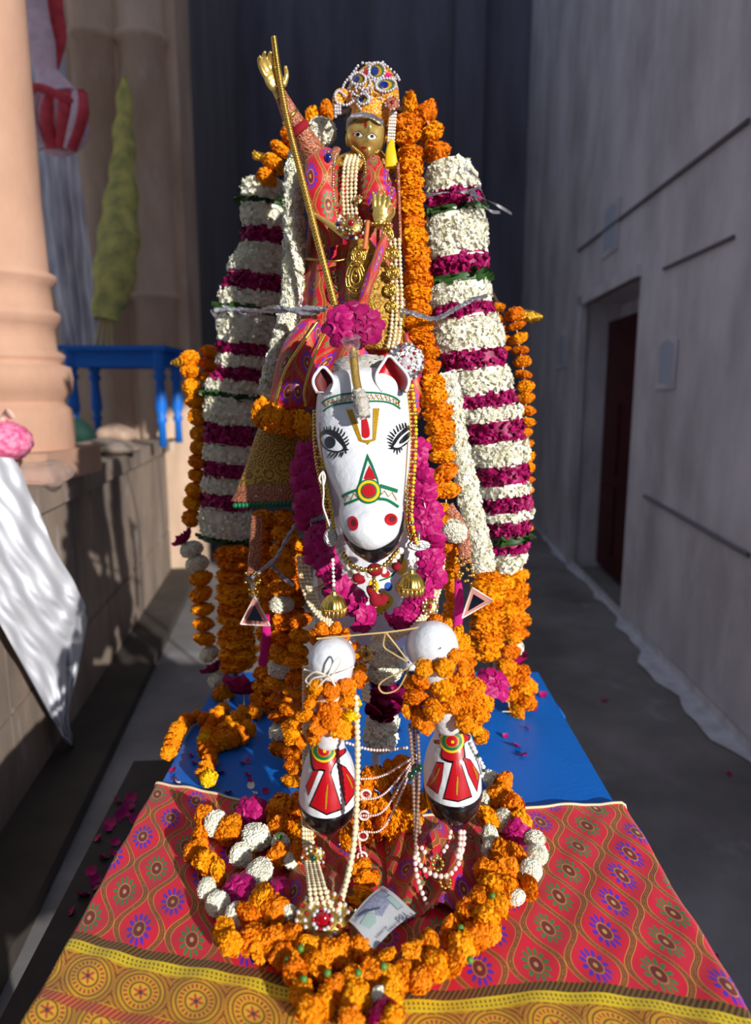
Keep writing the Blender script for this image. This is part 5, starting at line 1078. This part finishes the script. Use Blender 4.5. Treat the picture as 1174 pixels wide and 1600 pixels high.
loose([(182, 1252, 16), (200, 1262, 20), (172, 1288, 18), (190, 1275, 22), (212, 1280, 18), (154, 1310, 13), (180, 1317, 14), (160, 1340, 18), (178, 1335, 16), (143, 1362, 16), (148, 1376, 18), (130, 1400, 18), (152, 1388, 12), (114, 1424, 14), (205, 1248, 16), (168, 1296, 14)], bz, 'pink rose petal fallen on the dark bench left of the table', 'rose petals on the dark bench')
loose([(400+0*k, 1, 1) for k in range(0)], 0, '', '')
for q, lb in (((945, 1095, 10), 'petal on the dark floor between the table corner and the right wall'), ((1140, 1210, 9), 'petal on the floor just below the lime-washed wall foot at right'), ((1118, 1495, 10), 'petal on the sunlit floor at lower right beside the red cloth')): loose([q], 0.0, lb, 'petals on the floor')
# ------------------------------------------------------------------ red and yellow cloth on the table front
nx, ny = 150, 170; over = .13; V = []; UV = []
SX = np.linspace(-.45, .5, 30); SY = spline([(.895, 0, 0), (.855, 0, 0), (.828, 0, 0), (.79, 0, 0), (.79, 0, 0), (.803, 0, 0), (.79, 0, 0), (.752, 0, 0)], 30)[:, 0]
x0, x1 = TX0-.004, TX1+.004; W = x1-x0; yfr = TY0-.006
back = [(-.45, 1.285), (-.30, 1.235), (-.18, 1.19), (0, 1.17), (.15, 1.17), (.25, 1.185), (.35, 1.205), (.50, 1.208)]
for j in range(ny):
    for i in range(nx):
        u = -over+(W+2*over)*i/(nx-1); xx = min(max(u, 0), W); ex = (u-xx)
        yb = np.interp(x0+xx, [q[0] for q in back], [q[1] for q in back]); v = yb+(yfr-.28-yb)*j/(ny-1)
        yy = max(v, yfr); ey = yfr-v if v < yfr else 0
        z = TZ+.006; x = x0+xx; 
        wr = .0022*math.sin(x*38+yy*12)*math.sin(yy*29+x*9)+.0012*math.sin(x*80-yy*60)+.004*math.exp(-((x-.1-(yy-1.0)*.4)/.03)**2)*.6
        z += max(0, wr+.0016)
        sx = math.copysign(1, ex) if ex else 0; a = abs(ex)
        x += sx*((.012 if sx > 0 else .005)*min(1, a/.015)+(.010*math.sin(yy*24)*min(1, a/.08)+.09*a)*(1 if sx > 0 else -.3)); z -= max(0, a-.008)
        y = yy-.01*min(1, ey/.015)-.008*math.sin(x*26)*min(1, ey/.1); z -= max(0, ey-.008)
        V.append([x, y, z]); UV.append([u+.12*v, v+.815-float(np.interp(x0+xx, SX, SY))])
V = np.array(V); F = gridF(ny, nx); k = len(V); V2 = V-np.array([0, 0, .0015]); VV = np.vstack([V, V2]); FF = F+[tuple(i+k for i in f[::-1]) for f in F]
cl = thing('table_cloth', 'red embroidered cloth with yellow border draped over the front half of the blue table', 'cloth', (.01, .95, TZ))
mk('fabric', (VV, FF), M['brocade'], cl, uv=np.vstack([UV, UV]))
mk('hem', tube(V[:nx]+[0, 0, .001], .0028, 6), mat('cream_hem', (222, 206, 170), .7), cl)
# crumpled ends of red cloth inside the ring, with little sequins catching light
def crumple(label, corners, amp, seed, uvo):
    g = np.random.default_rng(seed); n = 36; V = []; UV = []; c = [PZ(x, y, TZ+.012) for x, y in corners]; f = g.uniform(20, 60, 6)
    for i in range(n):
        for j in range(n):
            s, t = i/(n-1), j/(n-1); p = (c[0]*(1-s)+c[1]*s)*(1-t)+(c[3]*(1-s)+c[2]*s)*t
            z = amp*(.5+.5*math.sin(p[0]*f[0]+p[1]*f[1]))*math.sin(PI*s)**.5*math.sin(PI*t)**.5+amp*.5*(1+math.sin(p[0]*f[2]*2-p[1]*f[3]))*math.sin(PI*s)
            V.append(p+[0, 0, z]); UV.append([p[0]*1.2+uvo, p[1]*1.2])
    V = np.array(V); F = gridF(n, n); k = len(V); V = np.vstack([V, V-[0, 0, .0015]]); F += [tuple(i+k for i in q[::-1]) for q in F]
    tag(mk('folded_cloth', (V, F), M['dress'], uv=np.vstack([UV, UV])), label, 'cloth')
crumple('crumpled red embroidered cloth bunched between the hooves and the banknote', [(600, 1300), (740, 1300), (745, 1420), (610, 1440)], .022, 3, .01)
crumple('crumpled red embroidered cloth under the brooch at left of the banknote', [(450, 1350), (545, 1340), (545, 1470), (460, 1470)], .014, 5, .05)

# banknote
nc = [PZ(598, 1385, TZ+.045), PZ(650, 1424, TZ+.036), PZ(584, 1481, TZ+.040), PZ(545, 1440, TZ+.046)]
def npt(s, t, o=0): # s along 0->1 edge, t down 0->3
    p = (nc[0]*(1-s)+nc[1]*s)*(1-t)+(nc[3]*(1-s)+nc[2]*s)*t; return p+np.array([0, 0, .006*math.sin(PI*t)+.003*math.sin(PI*s*1.3+.4)+o])
def nface(pts, o, n=8):
    p = np.array(pts, float); c = p.mean(0); q = []
    for i in range(len(p)):
        for t in np.linspace(0, 1, n, endpoint=False): q.append(p[i]*(1-t)+p[(i+1) % len(p)]*t)
    q = np.array(q); V = []; R_ = 5
    for r_ in range(R_+1):
        for z in q: w = c+(z-c)*max(r_/R_, .001); V.append(npt(w[0], w[1], o))
    return np.array(V), gridF(R_+1, len(q), False, True)
note = thing('banknote', 'folded pale blue-grey banknote marked 100 lying on the red cloth inside the ring', 'banknote', tuple(nc[3]))
M['paper'] = mat('note_paper', (186, 190, 196), .75, var=.06, vscale=60); M['ink'] = mat('note_ink_blue', (116, 122, 150), .8, col2=(150, 156, 178), vscale=260); M['ink2'] = mat('note_ink_dark', (70, 76, 104), .8); M['ink3'] = mat('note_ink_green', (150, 176, 172), .8)
V, F = nface([(0, 0), (1, 0), (1, 1), (0, 1)], 0, 10); V2 = V-[0, 0, .0006]; k = len(V); mk('paper', (np.vstack([V, V2]), F+[tuple(i+k for i in f[::-1]) for f in F]), M['paper'], note)
def nink(name, m, *polys, o=.0007): return mk(name, merge(*[nface(p, o) for p in polys]), M[m], note)
nink('printed_scene', 'ink', [(.12, .10), (.52, .10), (.52, .30), (.62, .55), (.50, .62), (.42, .55), (.30, .70), (.2, .92), (.10, .88), (.10, .4)])
nink('printed_scene', 'ink3', [(.30, .72), (.46, .60), (.62, .70), (.60, .86), (.34, .92)]); nink('printed_panel', 'ink', [(.22, .03), (.62, .03), (.62, .16), (.22, .16)][0:0]+[(.34, .10), (.74, .09), (.74, .24), (.34, .24)], o=.0011); nink('printed_panel', 'ink3', [(.36, .115), (.72, .105), (.72, .225), (.36, .225)], o=.0014)
nink('mountain_ridge', 'ink2', [(.14, .80), (.22, .66), (.30, .62), (.40, .50), (.44, .46), (.46, .50), (.34, .64), (.24, .76), (.16, .88)], o=.0012)
def ntext(s, s0, t0, hgt, ang, m='ink2', w=.6):
    cu = bpy.data.curves.new('t', 'FONT'); cu.body = s; cu.size = 1; cu.resolution_u = 2; o = bpy.data.objects.new('t', cu); C.objects.link(o); dg = bpy.context.evaluated_depsgraph_get(); me = o.evaluated_get(dg).to_mesh()
    V = np.array([v.co[:] for v in me.vertices]); F = [tuple(p.vertices) for p in me.polygons]; o.evaluated_get(dg).to_mesh_clear(); bpy.data.objects.remove(o)
    if not len(V): return
    c, q = math.cos(ang), math.sin(ang); out = []
    for x, y, _ in V:
        a, b_ = x*hgt*w/.6, -y*hgt; out.append(npt(s0+a*c-b_*q, t0+a*q+b_*c, .0017))
    mk('numerals' if s[0].isdigit() else 'lettering', (np.array(out), F), M[m], note, smooth=False)
ntext('100', .04, .155, .15, 0); ntext('100', .86, .16, .17, PI/2); ntext('100', .975, .05, .15, PI/2, w=.75); ntext('RUPEES', .955, .38, .085, PI/2); ntext('RUPEES', .85, .62, .075, PI/2)
ntext('100', .12, .97, .07, 0)
# big jewelled brooch and braided pearl ropes hanging from the left hoof
jew = thing('pearl_necklace', 'cream pearl rope necklace with jewelled brooches hanging behind the left hoof onto the cloth', 'necklace', tuple(PZ(505, 1446, TZ+.02)))
bc = PZ(505, 1440, TZ+.034); yb_ = float(bc[1])
for k, dx in enumerate((-12, -4, 4, 12)):
    mk('pearl_rope', beads(spline([P(479+dx*.3, 1040, 1.03), P(480+dx*.4, 1180, 1.06), P(480+dx*.5, 1290, 1.03), P(486+dx*.7, 1340, .99), P(496+dx, 1390, yb_+.02), P(505+dx*1.4, 1428, yb_+.005)], 60), .0037, gap=.92), M['pearl'], jew)
mk('pearl_rope', beads(spline([P(556, 1085, .985), P(559, 1180, .975), P(556, 1290, .965), P(546, 1360, .945), P(528, 1425, yb_)], 60), .0052, gap=.85), M['pearl'], jew)
mk('pearl_rope', beads(spline([P(548, 1340, .96), P(540, 1380, .94), P(520, 1425, yb_)], 30), .0045, gap=.85), M['pearl'], jew)
brooch('brooch', bc, .040, jew, ring='gem_c', n=22, tilt=-50, seeds=3, dome='gold'); brooch('brooch', P(490, 1338, .985), .019, jew, ring='gem_c', n=14, centre='gem_g', tilt=-10)
mk('large_pearl', ell(PZ(480, 1417, TZ+.04), .0075), M['pearlw'], jew)
# fan of fine pearl strings with little drops, between the hooves
fan = thing('bead_tassel', 'fan of fine pearl strings with small round drops between the two hooves', 'bead strings', tuple(P(566, 1342, 1.04)))
hub = P(652, 1180, 1.02)
for k, (px, py) in enumerate(((556, 1218), (560, 1250), (562, 1275), (564, 1300))):
    e_ = P(px, py, 1.05-.003*k); mid = (hub*.45+e_*.55)-np.array([0, 0, .012+.012*k]); mk('pearl_string', beads(spline([hub, mid, e_], 30), .0021), M['pearlp'], fan)
for px, py in ((572, 1241), (569, 1274), (567, 1306), (566, 1338)):
    c = P(px, py, 1.045); b = tube([c+S(8, 1.04)*np.array([math.cos(a), 0, math.sin(a)]) for a in np.linspace(0, 2*PI, 20)], .0022, 6); o = mk('drop_ring', b, M['pearlp'], fan); mk('drop_stone', ell(c, .0042), M['gem_r'], o)
mk('pearl_string', beads(spline([P(556, 1218, 1.05), P(556, 1260, 1.05), P(562, 1318, 1.045), P(567, 1345, 1.04)], 30), .0022), M['pearlp'], fan)
mk('pearl_string', beads(spline([P(540, 1160, 1.06), P(585, 1172, 1.05), P(640, 1168, 1.03)], 24), .0026), M['pearlp'], fan)
# beaded pink pearl rosary
ros = thing('bead_rosary', 'brown and pale pink bead string looping from the right hoof onto the red cloth', 'bead strings', tuple(PZ(672, 1415, TZ+.02)))
brn = mat('brown_beads', (150, 120, 104), .35); mk('bead_string', beads(spline([P(640, 1130, 1.0), P(645, 1200, .995), P(648, 1290, .98), P(650, 1330, .965)], 40), .0032), brn, ros); mk('bead_string', beads(spline([P(652, 1130, 1.0), P(655, 1200, .995), P(652, 1280, .98), P(648, 1340, .965)], 40), .0032), brn, ros); mk('bead_string', beads(spline([P(646, 1130, 1.01), P(650, 1210, 1.0), P(656, 1300, .98)], 40), .0032), brn, ros)
mk('bead_string', beads(spline([P(648, 1335, .965), P(652, 1370, .95), P(664, 1405, .935), P(672, 1417, .93), P(684, 1408, .935), P(696, 1395, .94)], 40), .0042), M['pearlp'], ros)
mk('bead_string', beads(spline([P(650, 1320, .975), P(656, 1350, .965), P(676, 1366, .955), P(700, 1368, .955), P(716, 1350, .965), P(722, 1330, .975)], 40), .0044), M['pearlp'], ros)
for dx in (0, 5): mk('bead_string', beads(spline([P(720+dx, 1296, 1.0), P(719+dx, 1320, .98), P(714+dx*.5, 1344, .965)], 16), .0045), M['pearlp'], ros)
mk('bead_string', beads(spline([P(705, 1296, 1.0), P(700, 1318, .985), P(688, 1336, .975), P(672, 1340, .97), P(656, 1320, .975)], 30), .0038, alt=[0, 0, 1]), [M['pearlp'], M['gem_r']], ros)
for px, py in ((648, 1205), (656, 1200), (642, 1212)): mk('dark_bead', ell(P(px, py, .985), .006), M['gem_g'], ros)
for px, py in ((684, 1350), (696, 1378)): mk('gold_spacer', (lambda b: b)(beads(P(px, py, .95)+np.array([[.008*math.cos(a), .004*math.sin(a), .008*math.sin(a)] for a in np.linspace(0, 2*PI, 14)]), .003)), M['gold'], ros)
mk('bead_string', beads(spline([P(736, 1160, 1.02), P(746, 1180, 1.02), P(756, 1200, 1.02), P(752, 1215, 1.03)], 20), .0036, alt=[0, 0, 0, 1]), [M['pearlw'], M['gem_g']], ros)

# ------------------------------------------------------------------ harness jewellery on the horse
har = thing('pearl_harness', 'thick cream pearl necklace looped round the horse chest and forelegs', 'necklace', tuple(P(575, 1095, 1.16)))
for k in range(4):
    o_ = k*5
    mk('pearl_rope', beads(spline([P(466+o_, 868, 1.33), P(470+o_, 905, 1.31), P(484+o_, 945, 1.28), P(510+o_*.7, 975, 1.24), P(540+o_*.6, 1000, 1.20), P(560+o_*.6, 1040, 1.18), P(570+o_*.5, 1095, 1.16)], 70), .0044, gap=.95), M['pearl'], har)
for k in range(3):
    o_ = k*5
    mk('pearl_rope', beads(spline([P(694-o_, 870, 1.31), P(690-o_, 910, 1.28), P(676-o_, 950, 1.24), P(650-o_*.6, 980, 1.205), P(618, 990+o_*.8, 1.195), P(580, 992+o_*.8, 1.19)], 70), .0042, gap=.95), M['pearl'], har)
brooch('brooch', P(672, 948, 1.225), .016, har, ring='pearlw', n=12, tilt=-20); brooch('brooch', P(572, 1022, 1.165), .016, har, ring='pearlw', centre='gem_g', n=12, tilt=-10)
mk('pearl_rope', beads(spline([P(560, 1045, 1.0), P(558, 1100, .985), P(556, 1150, .975)], 30), .0034), M['pearl'], har) if False else None
# chin pearls and red tassel
chin = thing('chin_necklace', 'pearls, gold beads and red velvet drops hung under the horse chin', 'necklace', tuple(P(588, 945, 1.17)))
mk('pearl_row', beads(spline([P(528, 858, 1.14), P(545, 885, 1.11), P(575, 897, 1.10), P(606, 888, 1.11), P(630, 855, 1.14)], 50), .0062), M['pearlw'], chin)
mk('gold_row', beads(spline([P(535, 862, 1.13), P(552, 884, 1.10), P(578, 890, 1.09), P(602, 882, 1.10), P(622, 860, 1.13)], 50), .0042), M['gold'], chin)
mk('pearl_row', beads(spline([P(534, 872, 1.14), P(550, 900, 1.12), P(565, 912, 1.12)], 14), .0066), M['pearlw'], chin)
for px, py, rx in ((586, 890, 13), (560, 903, 10), (620, 885, 8)): mk('velvet_pad', ell(P(px, py, 1.10), (S(rx, 1.1), .012, S(rx*.8, 1.1))), M['velvet'], chin)
mk('tassel', blend([ell(P(588, 938, 1.13), (S(12, 1.13), .010, S(11, 1.13))), tube([P(582, 928, 1.13), P(578, 918, 1.12)], .008, 8), tube([P(594, 945, 1.13), P(603, 930, 1.13)], .008, 8)], .003, 2), M['velvet'], chin)
mk('gold_drop', beads([P(584, 898, 1.11), P(585, 925, 1.12)], .004), M['gold'], chin)
# bell pendants
def jhumka(label, top, cx, cy, r, Y):
    t = thing('bell_earring', label, 'bell pendant', tuple(P(cx, cy+r, Y))); c = P(cx, cy, Y); R = S(r, Y)
    mk('bead_string', beads(spline([P(*top, Y+.01), P(cx-1, (top[1]+cy-r)/2, Y+.005), P(cx, cy-r, Y)], 16), .0034, alt=[0, 0, 0, 1]), [M['pearlw'], M['silver']], t)
    prof = [(R*.12, R*1.15), (R*.25, R*1.0), (R*.2, R*.9), (R*.55, R*.72), (R*.85, R*.35), (R*1.0, -.05*R), (R*1.02, -R*.25), (R*.92, -R*.3), (R*.85, -R*.2)]; V, F = lathe(prof, (0, 0, 0), 48); a = np.arctan2(V[:, 1], V[:, 0]); V[:, :2] *= (1+.05*np.cos(a*16))[:, None]; mk('dome', (V+c, F), M['gold'], t)
    b = MB(); 
    for k in range(16): a = 2*PI*k/16; b.add(ell(c+[R*.88*math.cos(a), R*.88*math.sin(a), -R*.55], (R*.14, R*.14, R*.34), 6, 8))
    b.add(beads(c+np.array([[R*1.04*math.cos(a), R*1.04*math.sin(a), -R*.2] for a in np.linspace(0, 2*PI, 60)]), R*.07)); mk('drops', b, M['gold'], t)
jhumka('gold bell pendant on pearl string below the left cheek of the horse', (520, 872), 522, 945, 20, 1.10)
jhumka('gold bell pendant on pearl string below the right cheek of the horse', (655, 872), 643, 912, 21, 1.13)
def medal(label, c, rx, ry, Y):
    t = thing('silver_medallion', label, 'medallion', tuple(P(c[0], c[1]+ry, Y))); mk('disc', (lambda q: (q[0]*[S(rx, Y)/.01, 1, S(ry, Y)/.01]+P(*c, Y), q[1]))((lambda l: (l[0]@rotM('X', 90).T, l[1]))(lathe([(.0001, -.004), (.008, -.003), (.01, 0), (.0085, .003), (.006, .001), (.0001, .004)], (0, 0, 0), 28))), M['silver'], t)
    mk('hanger', tube([P(c[0], c[1]-ry, Y), P(c[0], c[1]-ry-14, Y)], .0022, 6), M['silver'], t)
medal('silver medallion at the left of the horse muzzle above the bell', (517, 840), 11, 15, 1.10); medal('silver fish-shaped medallion at the right of the horse muzzle', (655, 852), 19, 9, 1.14)
for sgn, lab, pts in ((-1, 'narrow gold and red beaded cheek strap along the left side of the horse head', [(495, 640, 1.26), (496, 700, 1.22), (504, 750, 1.18), (514, 800, 1.14), (518, 830, 1.11)]), (1, 'narrow gold and red beaded cheek strap along the right side of the horse head', [(640, 600, 1.24), (646, 660, 1.22), (645, 720, 1.20), (641, 770, 1.18), (640, 815, 1.16), (648, 850, 1.14)])):
    t = thing('cheek_strap', lab, 'strap', tuple(P(*pts[-1])))
    for k, m_ in enumerate(('gold', 'gem_r', 'yellow')): mk('bead_row', beads(pxpath([(x+(k-1)*4, y, Y-.002*k) for x, y, Y in pts], 40), .0036, alt=[0, 1, 0]), [M[m_], M['gold']], t)
t = thing('thread_tie', 'white thread looped from the horse left cheek strap', 'thread', tuple(P(522, 835, 1.09))); mk('loop', tube(pxpath([(503, 738, 1.12), (499, 748, 1.115), (505, 758, 1.11), (508, 745, 1.115), (504, 738, 1.12), (506, 770, 1.10), (505, 790, 1.10), (512, 812, 1.10), (518, 830, 1.10)], 50), .0016, 6), M['string'], t)
t = thing('thread_tie', 'white thread tied across the marigold cuff at the left knee of the horse', 'thread', tuple(P(515, 1060, .96)))
for pts in ([(476, 1046, .97), (495, 1052, .95), (515, 1056, .942), (535, 1050, .95), (553, 1042, .97)], [(513, 1056, .94), (520, 1038, .935), (530, 1026, .936), (532, 1036, .936), (522, 1052, .938), (512, 1060, .94)], [(512, 1056, .94), (492, 1050, .945), (478, 1062, .955), (484, 1070, .95)], [(512, 1058, .94), (500, 1070, .942), (494, 1076, .95)], [(516, 1058, .94), (524, 1072, .94)], [(510, 1056, .94), (490, 1060, .944), (480, 1072, .955)]):
    mk('thread', tube(pxpath(pts, 24), .0014, 6), M['string'], t)
t = thing('twine', 'straw coloured twine stretched from the left knee to the right knee with a loop', 'twine', tuple(P(610, 1080, .97)))
for pts in ([(495, 998, .985), (560, 992, .98), (620, 986, .98), (680, 976, .99)], [(603, 988, .98), (622, 1012, .98), (640, 1036, .97)], [(602, 990, .98), (600, 1010, .99), (616, 1022, .98), (640, 1036, .97)], [(690, 1012, .95), (660, 1028, .955), (630, 1048, .96), (604, 1060, .97), (592, 1072, .97), (600, 1083, .97), (620, 1078, .97), (632, 1060, .965), (640, 1042, .965)]):
    mk('cord', tube(pxpath(pts, 30), .0012, 6), M['twine'], t)
# rose plume on the forehead rod
pl = thing('rose_plume', 'two big magenta roses on a gold-wound rod tied to the horse forehead', 'plume', tuple(P(568, 650, 1.10)))
for px, py, s, Y, kx in ((528, 508, 27, 1.20, -.3), (575, 506, 27, 1.20, .3), (552, 512, 26, 1.21, 0), (552, 486, 22, 1.22, 0)):
    inst('rose', (RGL if px == 528 else RG)[0 if px < 560 else 1], pl, P(px, py, Y), basis(np.array([[kx, -.9, .1 if py > 500 else .6]]))[0], S(s, Y)*1.12)
mk('rod', tube(pxpath([(552, 545, 1.19), (556, 590, 1.16), (562, 625, 1.128)], 12), [.005, .0055, .0075], 12), M['rope'], pl)
rp = pxpath([(552, 552, 1.19), (556, 590, 1.16), (562, 618, 1.134)], 40); hp = [rp[min(int(q/400*39), 39)]*1.0+np.array([.0062*math.cos(q*.6), .0045*math.sin(q*.6), .002*math.sin(q*.6)]) for q in range(400)]; mk('cord_winding', tube(hp, .0012, 5), M['gold'], pl)
V, F = tube(pxpath([(560, 612, 1.134), (565, 632, 1.12), (570, 652, 1.112)], 20), [.010, .013, .009], 18); V += rng.normal(0, .0011, V.shape); mk('plastic_wrap', (V, F), M['silver'] if False else mat('cloudy_plastic', (196, 190, 180), .2, alpha=.85, bump=.6, bscale=120), pl)
V, F = tube(pxpath([(548, 530, 1.19), (552, 552, 1.185), (554, 562, 1.18)], 14), [.018, .007, .012], 16); V += rng.normal(0, .0012, V.shape); mk('plastic_wrap', (V, F), M['cello'], pl)
V, F = box((0, 0, 0), (1, 1, 1)); 
hb = thing('head_pad', 'grey plastic-wrapped pad across the top of the horse head between the ears', 'pad', tuple(P(567, 590, 1.23))); V, F = loft([(556, 535, 600, 1.235, .05), (566, 524, 606, 1.225, .06), (584, 522, 606, 1.222, .06), (590, 530, 600, 1.225, .05)], 36)[:2]; V = V+rng.normal(0, .0012, V.shape); mk('wrap', (V, F), mat('grey_wrap', (176, 172, 166), .3, bump=.5, bscale=60), hb)
brooch_t = thing('jewelled_clasp', 'sparkling round clear-stone clasp behind the right ear of the horse', 'brooch', tuple(P(630, 590, 1.27))); brooch('clasp', P(634, 566, 1.262), .034, brooch_t, ring='gem_c', n=20, seeds=3, tilt=0, centre='gem_c', dome='silver')
# silver tinsel cord tying the garlands
tn = thing('tinsel_cord', 'silver tinsel cord tied across the robe and both striped garlands', 'cord', tuple(P(480, 486, 1.41)))
for k, pts in enumerate(([(335, 484, 1.70), (380, 484, 1.64), (430, 486, 1.455), (480, 482, 1.40), (510, 484, 1.37)], [(628, 486, 1.385), (655, 492, 1.37), (680, 498, 1.40), (710, 484, 1.44), (735, 470, 1.45), (762, 462, 1.46)], [(350, 478, 1.69), (385, 492, 1.64), (430, 480, 1.45), (480, 490, 1.40), (512, 480, 1.38)])):
    V, F = tube(pxpath(pts, 60), .0042 if k < 2 else .0035, 10, flat=.6); V += rng.normal(0, .0012, V.shape); mk('tinsel', (V, F), M['tinsel'], tn)
for k in range(3): mk('tinsel_tail', tube(pxpath([(340, 484, 1.70), (332+k*2, 490+k*4, 1.70), (330+k*4, 484+k*5, 1.70)], 8), .0016, 6), M['tinsel'], tn)
rb_ = thing('ribbon_bow', 'silver ribbon bow with loose tails at the top of the right striped garland', 'ribbon', tuple(P(745, 310, 1.56)))
def ribbon(pts, w, parent, m='tinsel', name='ribbon'):
    p = pxpath(pts, 30); T, U_, W_ = frames(p); V = []
    for i in range(30):
        a = i*.12; d = math.cos(a)*np.array([0, 0, 1])+math.sin(a)*np.array([0, 1, 0]); V += [p[i]-d*w, p[i], p[i]+d*w]
    V = np.array(V); F = gridF(30, 3); k = len(V); V = np.vstack([V, V+[0, .0009, 0]]); F += [tuple(i+k for i in f[::-1]) for f in F]; mk(name, (V, F), M[m], parent)
for pts in ([(665, 306, 1.55), (700, 300, 1.54), (728, 300, 1.54), (745, 302, 1.55)], [(730, 300, 1.54), (752, 290, 1.55), (746, 278, 1.56), (735, 268, 1.57), (722, 262, 1.58)], [(735, 302, 1.54), (760, 312, 1.55), (780, 322, 1.56), (800, 334, 1.56)], [(735, 300, 1.54), (752, 318, 1.55), (768, 330, 1.56), (782, 332, 1.56)], [(748, 290, 1.56), (758, 310, 1.55), (756, 340, 1.55)], [(735, 305, 1.54), (745, 322, 1.545), (756, 338, 1.55)]): ribbon(pts, .0034, rb_)
# the knobs of the back frame
M['goldfoil'] = mat('gold_foil', (226, 176, 60), .3, metal=1, bump=1, bscale=120)
def knob(label, pts, r_): t = thing('gold_finial', label, 'finial', tuple(P(*pts[0]))); V, F = tube(pxpath(pts, 14), r_, 12); V += rng.normal(0, .0012, V.shape); mk('foil', (V, F), M['goldfoil'], t)
knob('gold foil finial sticking out at the right beside the marigold string', [(812, 492, 1.70), (830, 495, 1.70), (848, 496, 1.70)], [.014, .016, .006])
knob('gold foil finial sticking out at the left beside the top marigolds', [(290, 566, 1.80), (276, 566, 1.80), (268, 567, 1.80)], [.012, .011, .004])
knob('small gold finial behind the arching marigolds at upper left', [(416, 246, 1.74), (402, 244, 1.74), (396, 238, 1.74)], [.008, .010, .004])
# wooden back frame that carries the garlands
fr = thing('garland_frame', 'dark frame behind the rider carrying the hanging garlands', 'frame', (0, 1.84, TZ)); M['framew'] = mat('dark_frame_wood', (50, 30, 20), .7)
for sx_, xx in ((1, X(790, 1.84)), (-1, X(345, 1.84))): mk('upright', tube([[xx, 1.84, TZ], [xx, 1.84, float(P(300, 560 if sx_ < 0 else 490, 1.84)[2])]], .008, 10), M['framew'], fr)
mk('arch', tube(spline([[X(345, 1.84), 1.84, float(P(300, 566, 1.84)[2])], P(395, 400, 1.84), P(430, 290, 1.82), P(500, 195, 1.79), P(580, 170, 1.78), P(650, 185, 1.79), P(700, 280, 1.81), P(740, 400, 1.84), [X(790, 1.84), 1.84, float(P(300, 494, 1.84)[2])]], 50), .007, 8), M['framew'], fr)
mk('crossbar', tube([[X(345, 1.84), 1.845, 1.25], [X(790, 1.84), 1.845, 1.25]], .007, 8), M['framew'], fr)
# mirrored triangular pendants
def tetra(label, pts, Y, strip, tail):
    t = thing('mirror_pendant', label, 'pendant', tuple(P(*pts[2], Y))); a, b_, c_ = [P(*q, Y) for q in pts]; d = (a+b_+c_)/3+np.array([0, .035, 0]); V = np.array([a, b_, c_, d]); mk('film', (V, [(0, 1, 2), (0, 3, 1), (1, 3, 2), (2, 3, 0)]), M['pinkfilm'], t, smooth=False)
    m_ = (a+b_+c_)/3; q = [m_+(v-m_)*.55-np.array([0, .001, 0]) for v in (a, b_, c_)]; q2 = [v+[0, .0006, 0] for v in q]; mk('mirror', (np.array(q+q2), [(0, 1, 2), (5, 4, 3), (0, 3, 4, 1), (1, 4, 5, 2), (2, 5, 3, 0)]), M['mirror'], t, smooth=False)
    for e0, e1 in ((a, b_), (b_, c_), (c_, a)): mk('edge', tube([e0, e1], .0018, 6), mat('clear_edge', (240, 214, 206), .15, coat=1), t)
    clothtube('cloth_strip', strip, [8, 9, 9], m='lace', parent=t, flat=.3, nn=20, n=12); bx = MB()
    for k in range(26): bx.add(ell(P(strip[-1][0]+rng.uniform(-12, 12), strip[-1][1]+rng.uniform(-10, 34), strip[-1][2]-.01+rng.normal(0, .006)), rng.uniform(.002, .0042), 5, 7))
    mk('gold_beads', bx, M['gold'], t); clothtube('velvet_strip', tail, [5, 7, 6], m='pinkcloth', parent=t, flat=.3, nn=16, n=10)
tetra('pink film pyramid pendant with mirror at the right of the horse chest', [(738, 918), (722, 966), (770, 938)], 1.28, [(700, 790, 1.33), (722, 830, 1.32), (728, 880, 1.31)], [(716, 905, 1.31), (718, 950, 1.31), (714, 990, 1.31)])
tetra('shaded pink film pyramid pendant at the left of the horse chest', [(398, 932), (376, 975), (422, 978)], 1.33, [(402, 805, 1.36), (400, 850, 1.355), (396, 900, 1.35)], [(416, 960, 1.36), (416, 1000, 1.36), (410, 1040, 1.36)])
t = thing('tinsel_cord', 'silver tinsel cord slanting in the shade below the brocade saddle cloth', 'cord', tuple(P(400, 905, 1.34)))
for pts in ([(466, 812, 1.34), (452, 835, 1.335), (432, 870, 1.33), (408, 892, 1.335), (394, 902, 1.34)], [(424, 880, 1.335), (440, 900, 1.33), (458, 914, 1.32)], [(478, 818, 1.31), (505, 808, 1.29)]): V, F = tube(pxpath(pts, 30), .0036, 8); V += rng.normal(0, .0012, V.shape); mk('tinsel', (V, F), M['tinsel'], t)
# inverted leaves on the striped garlands
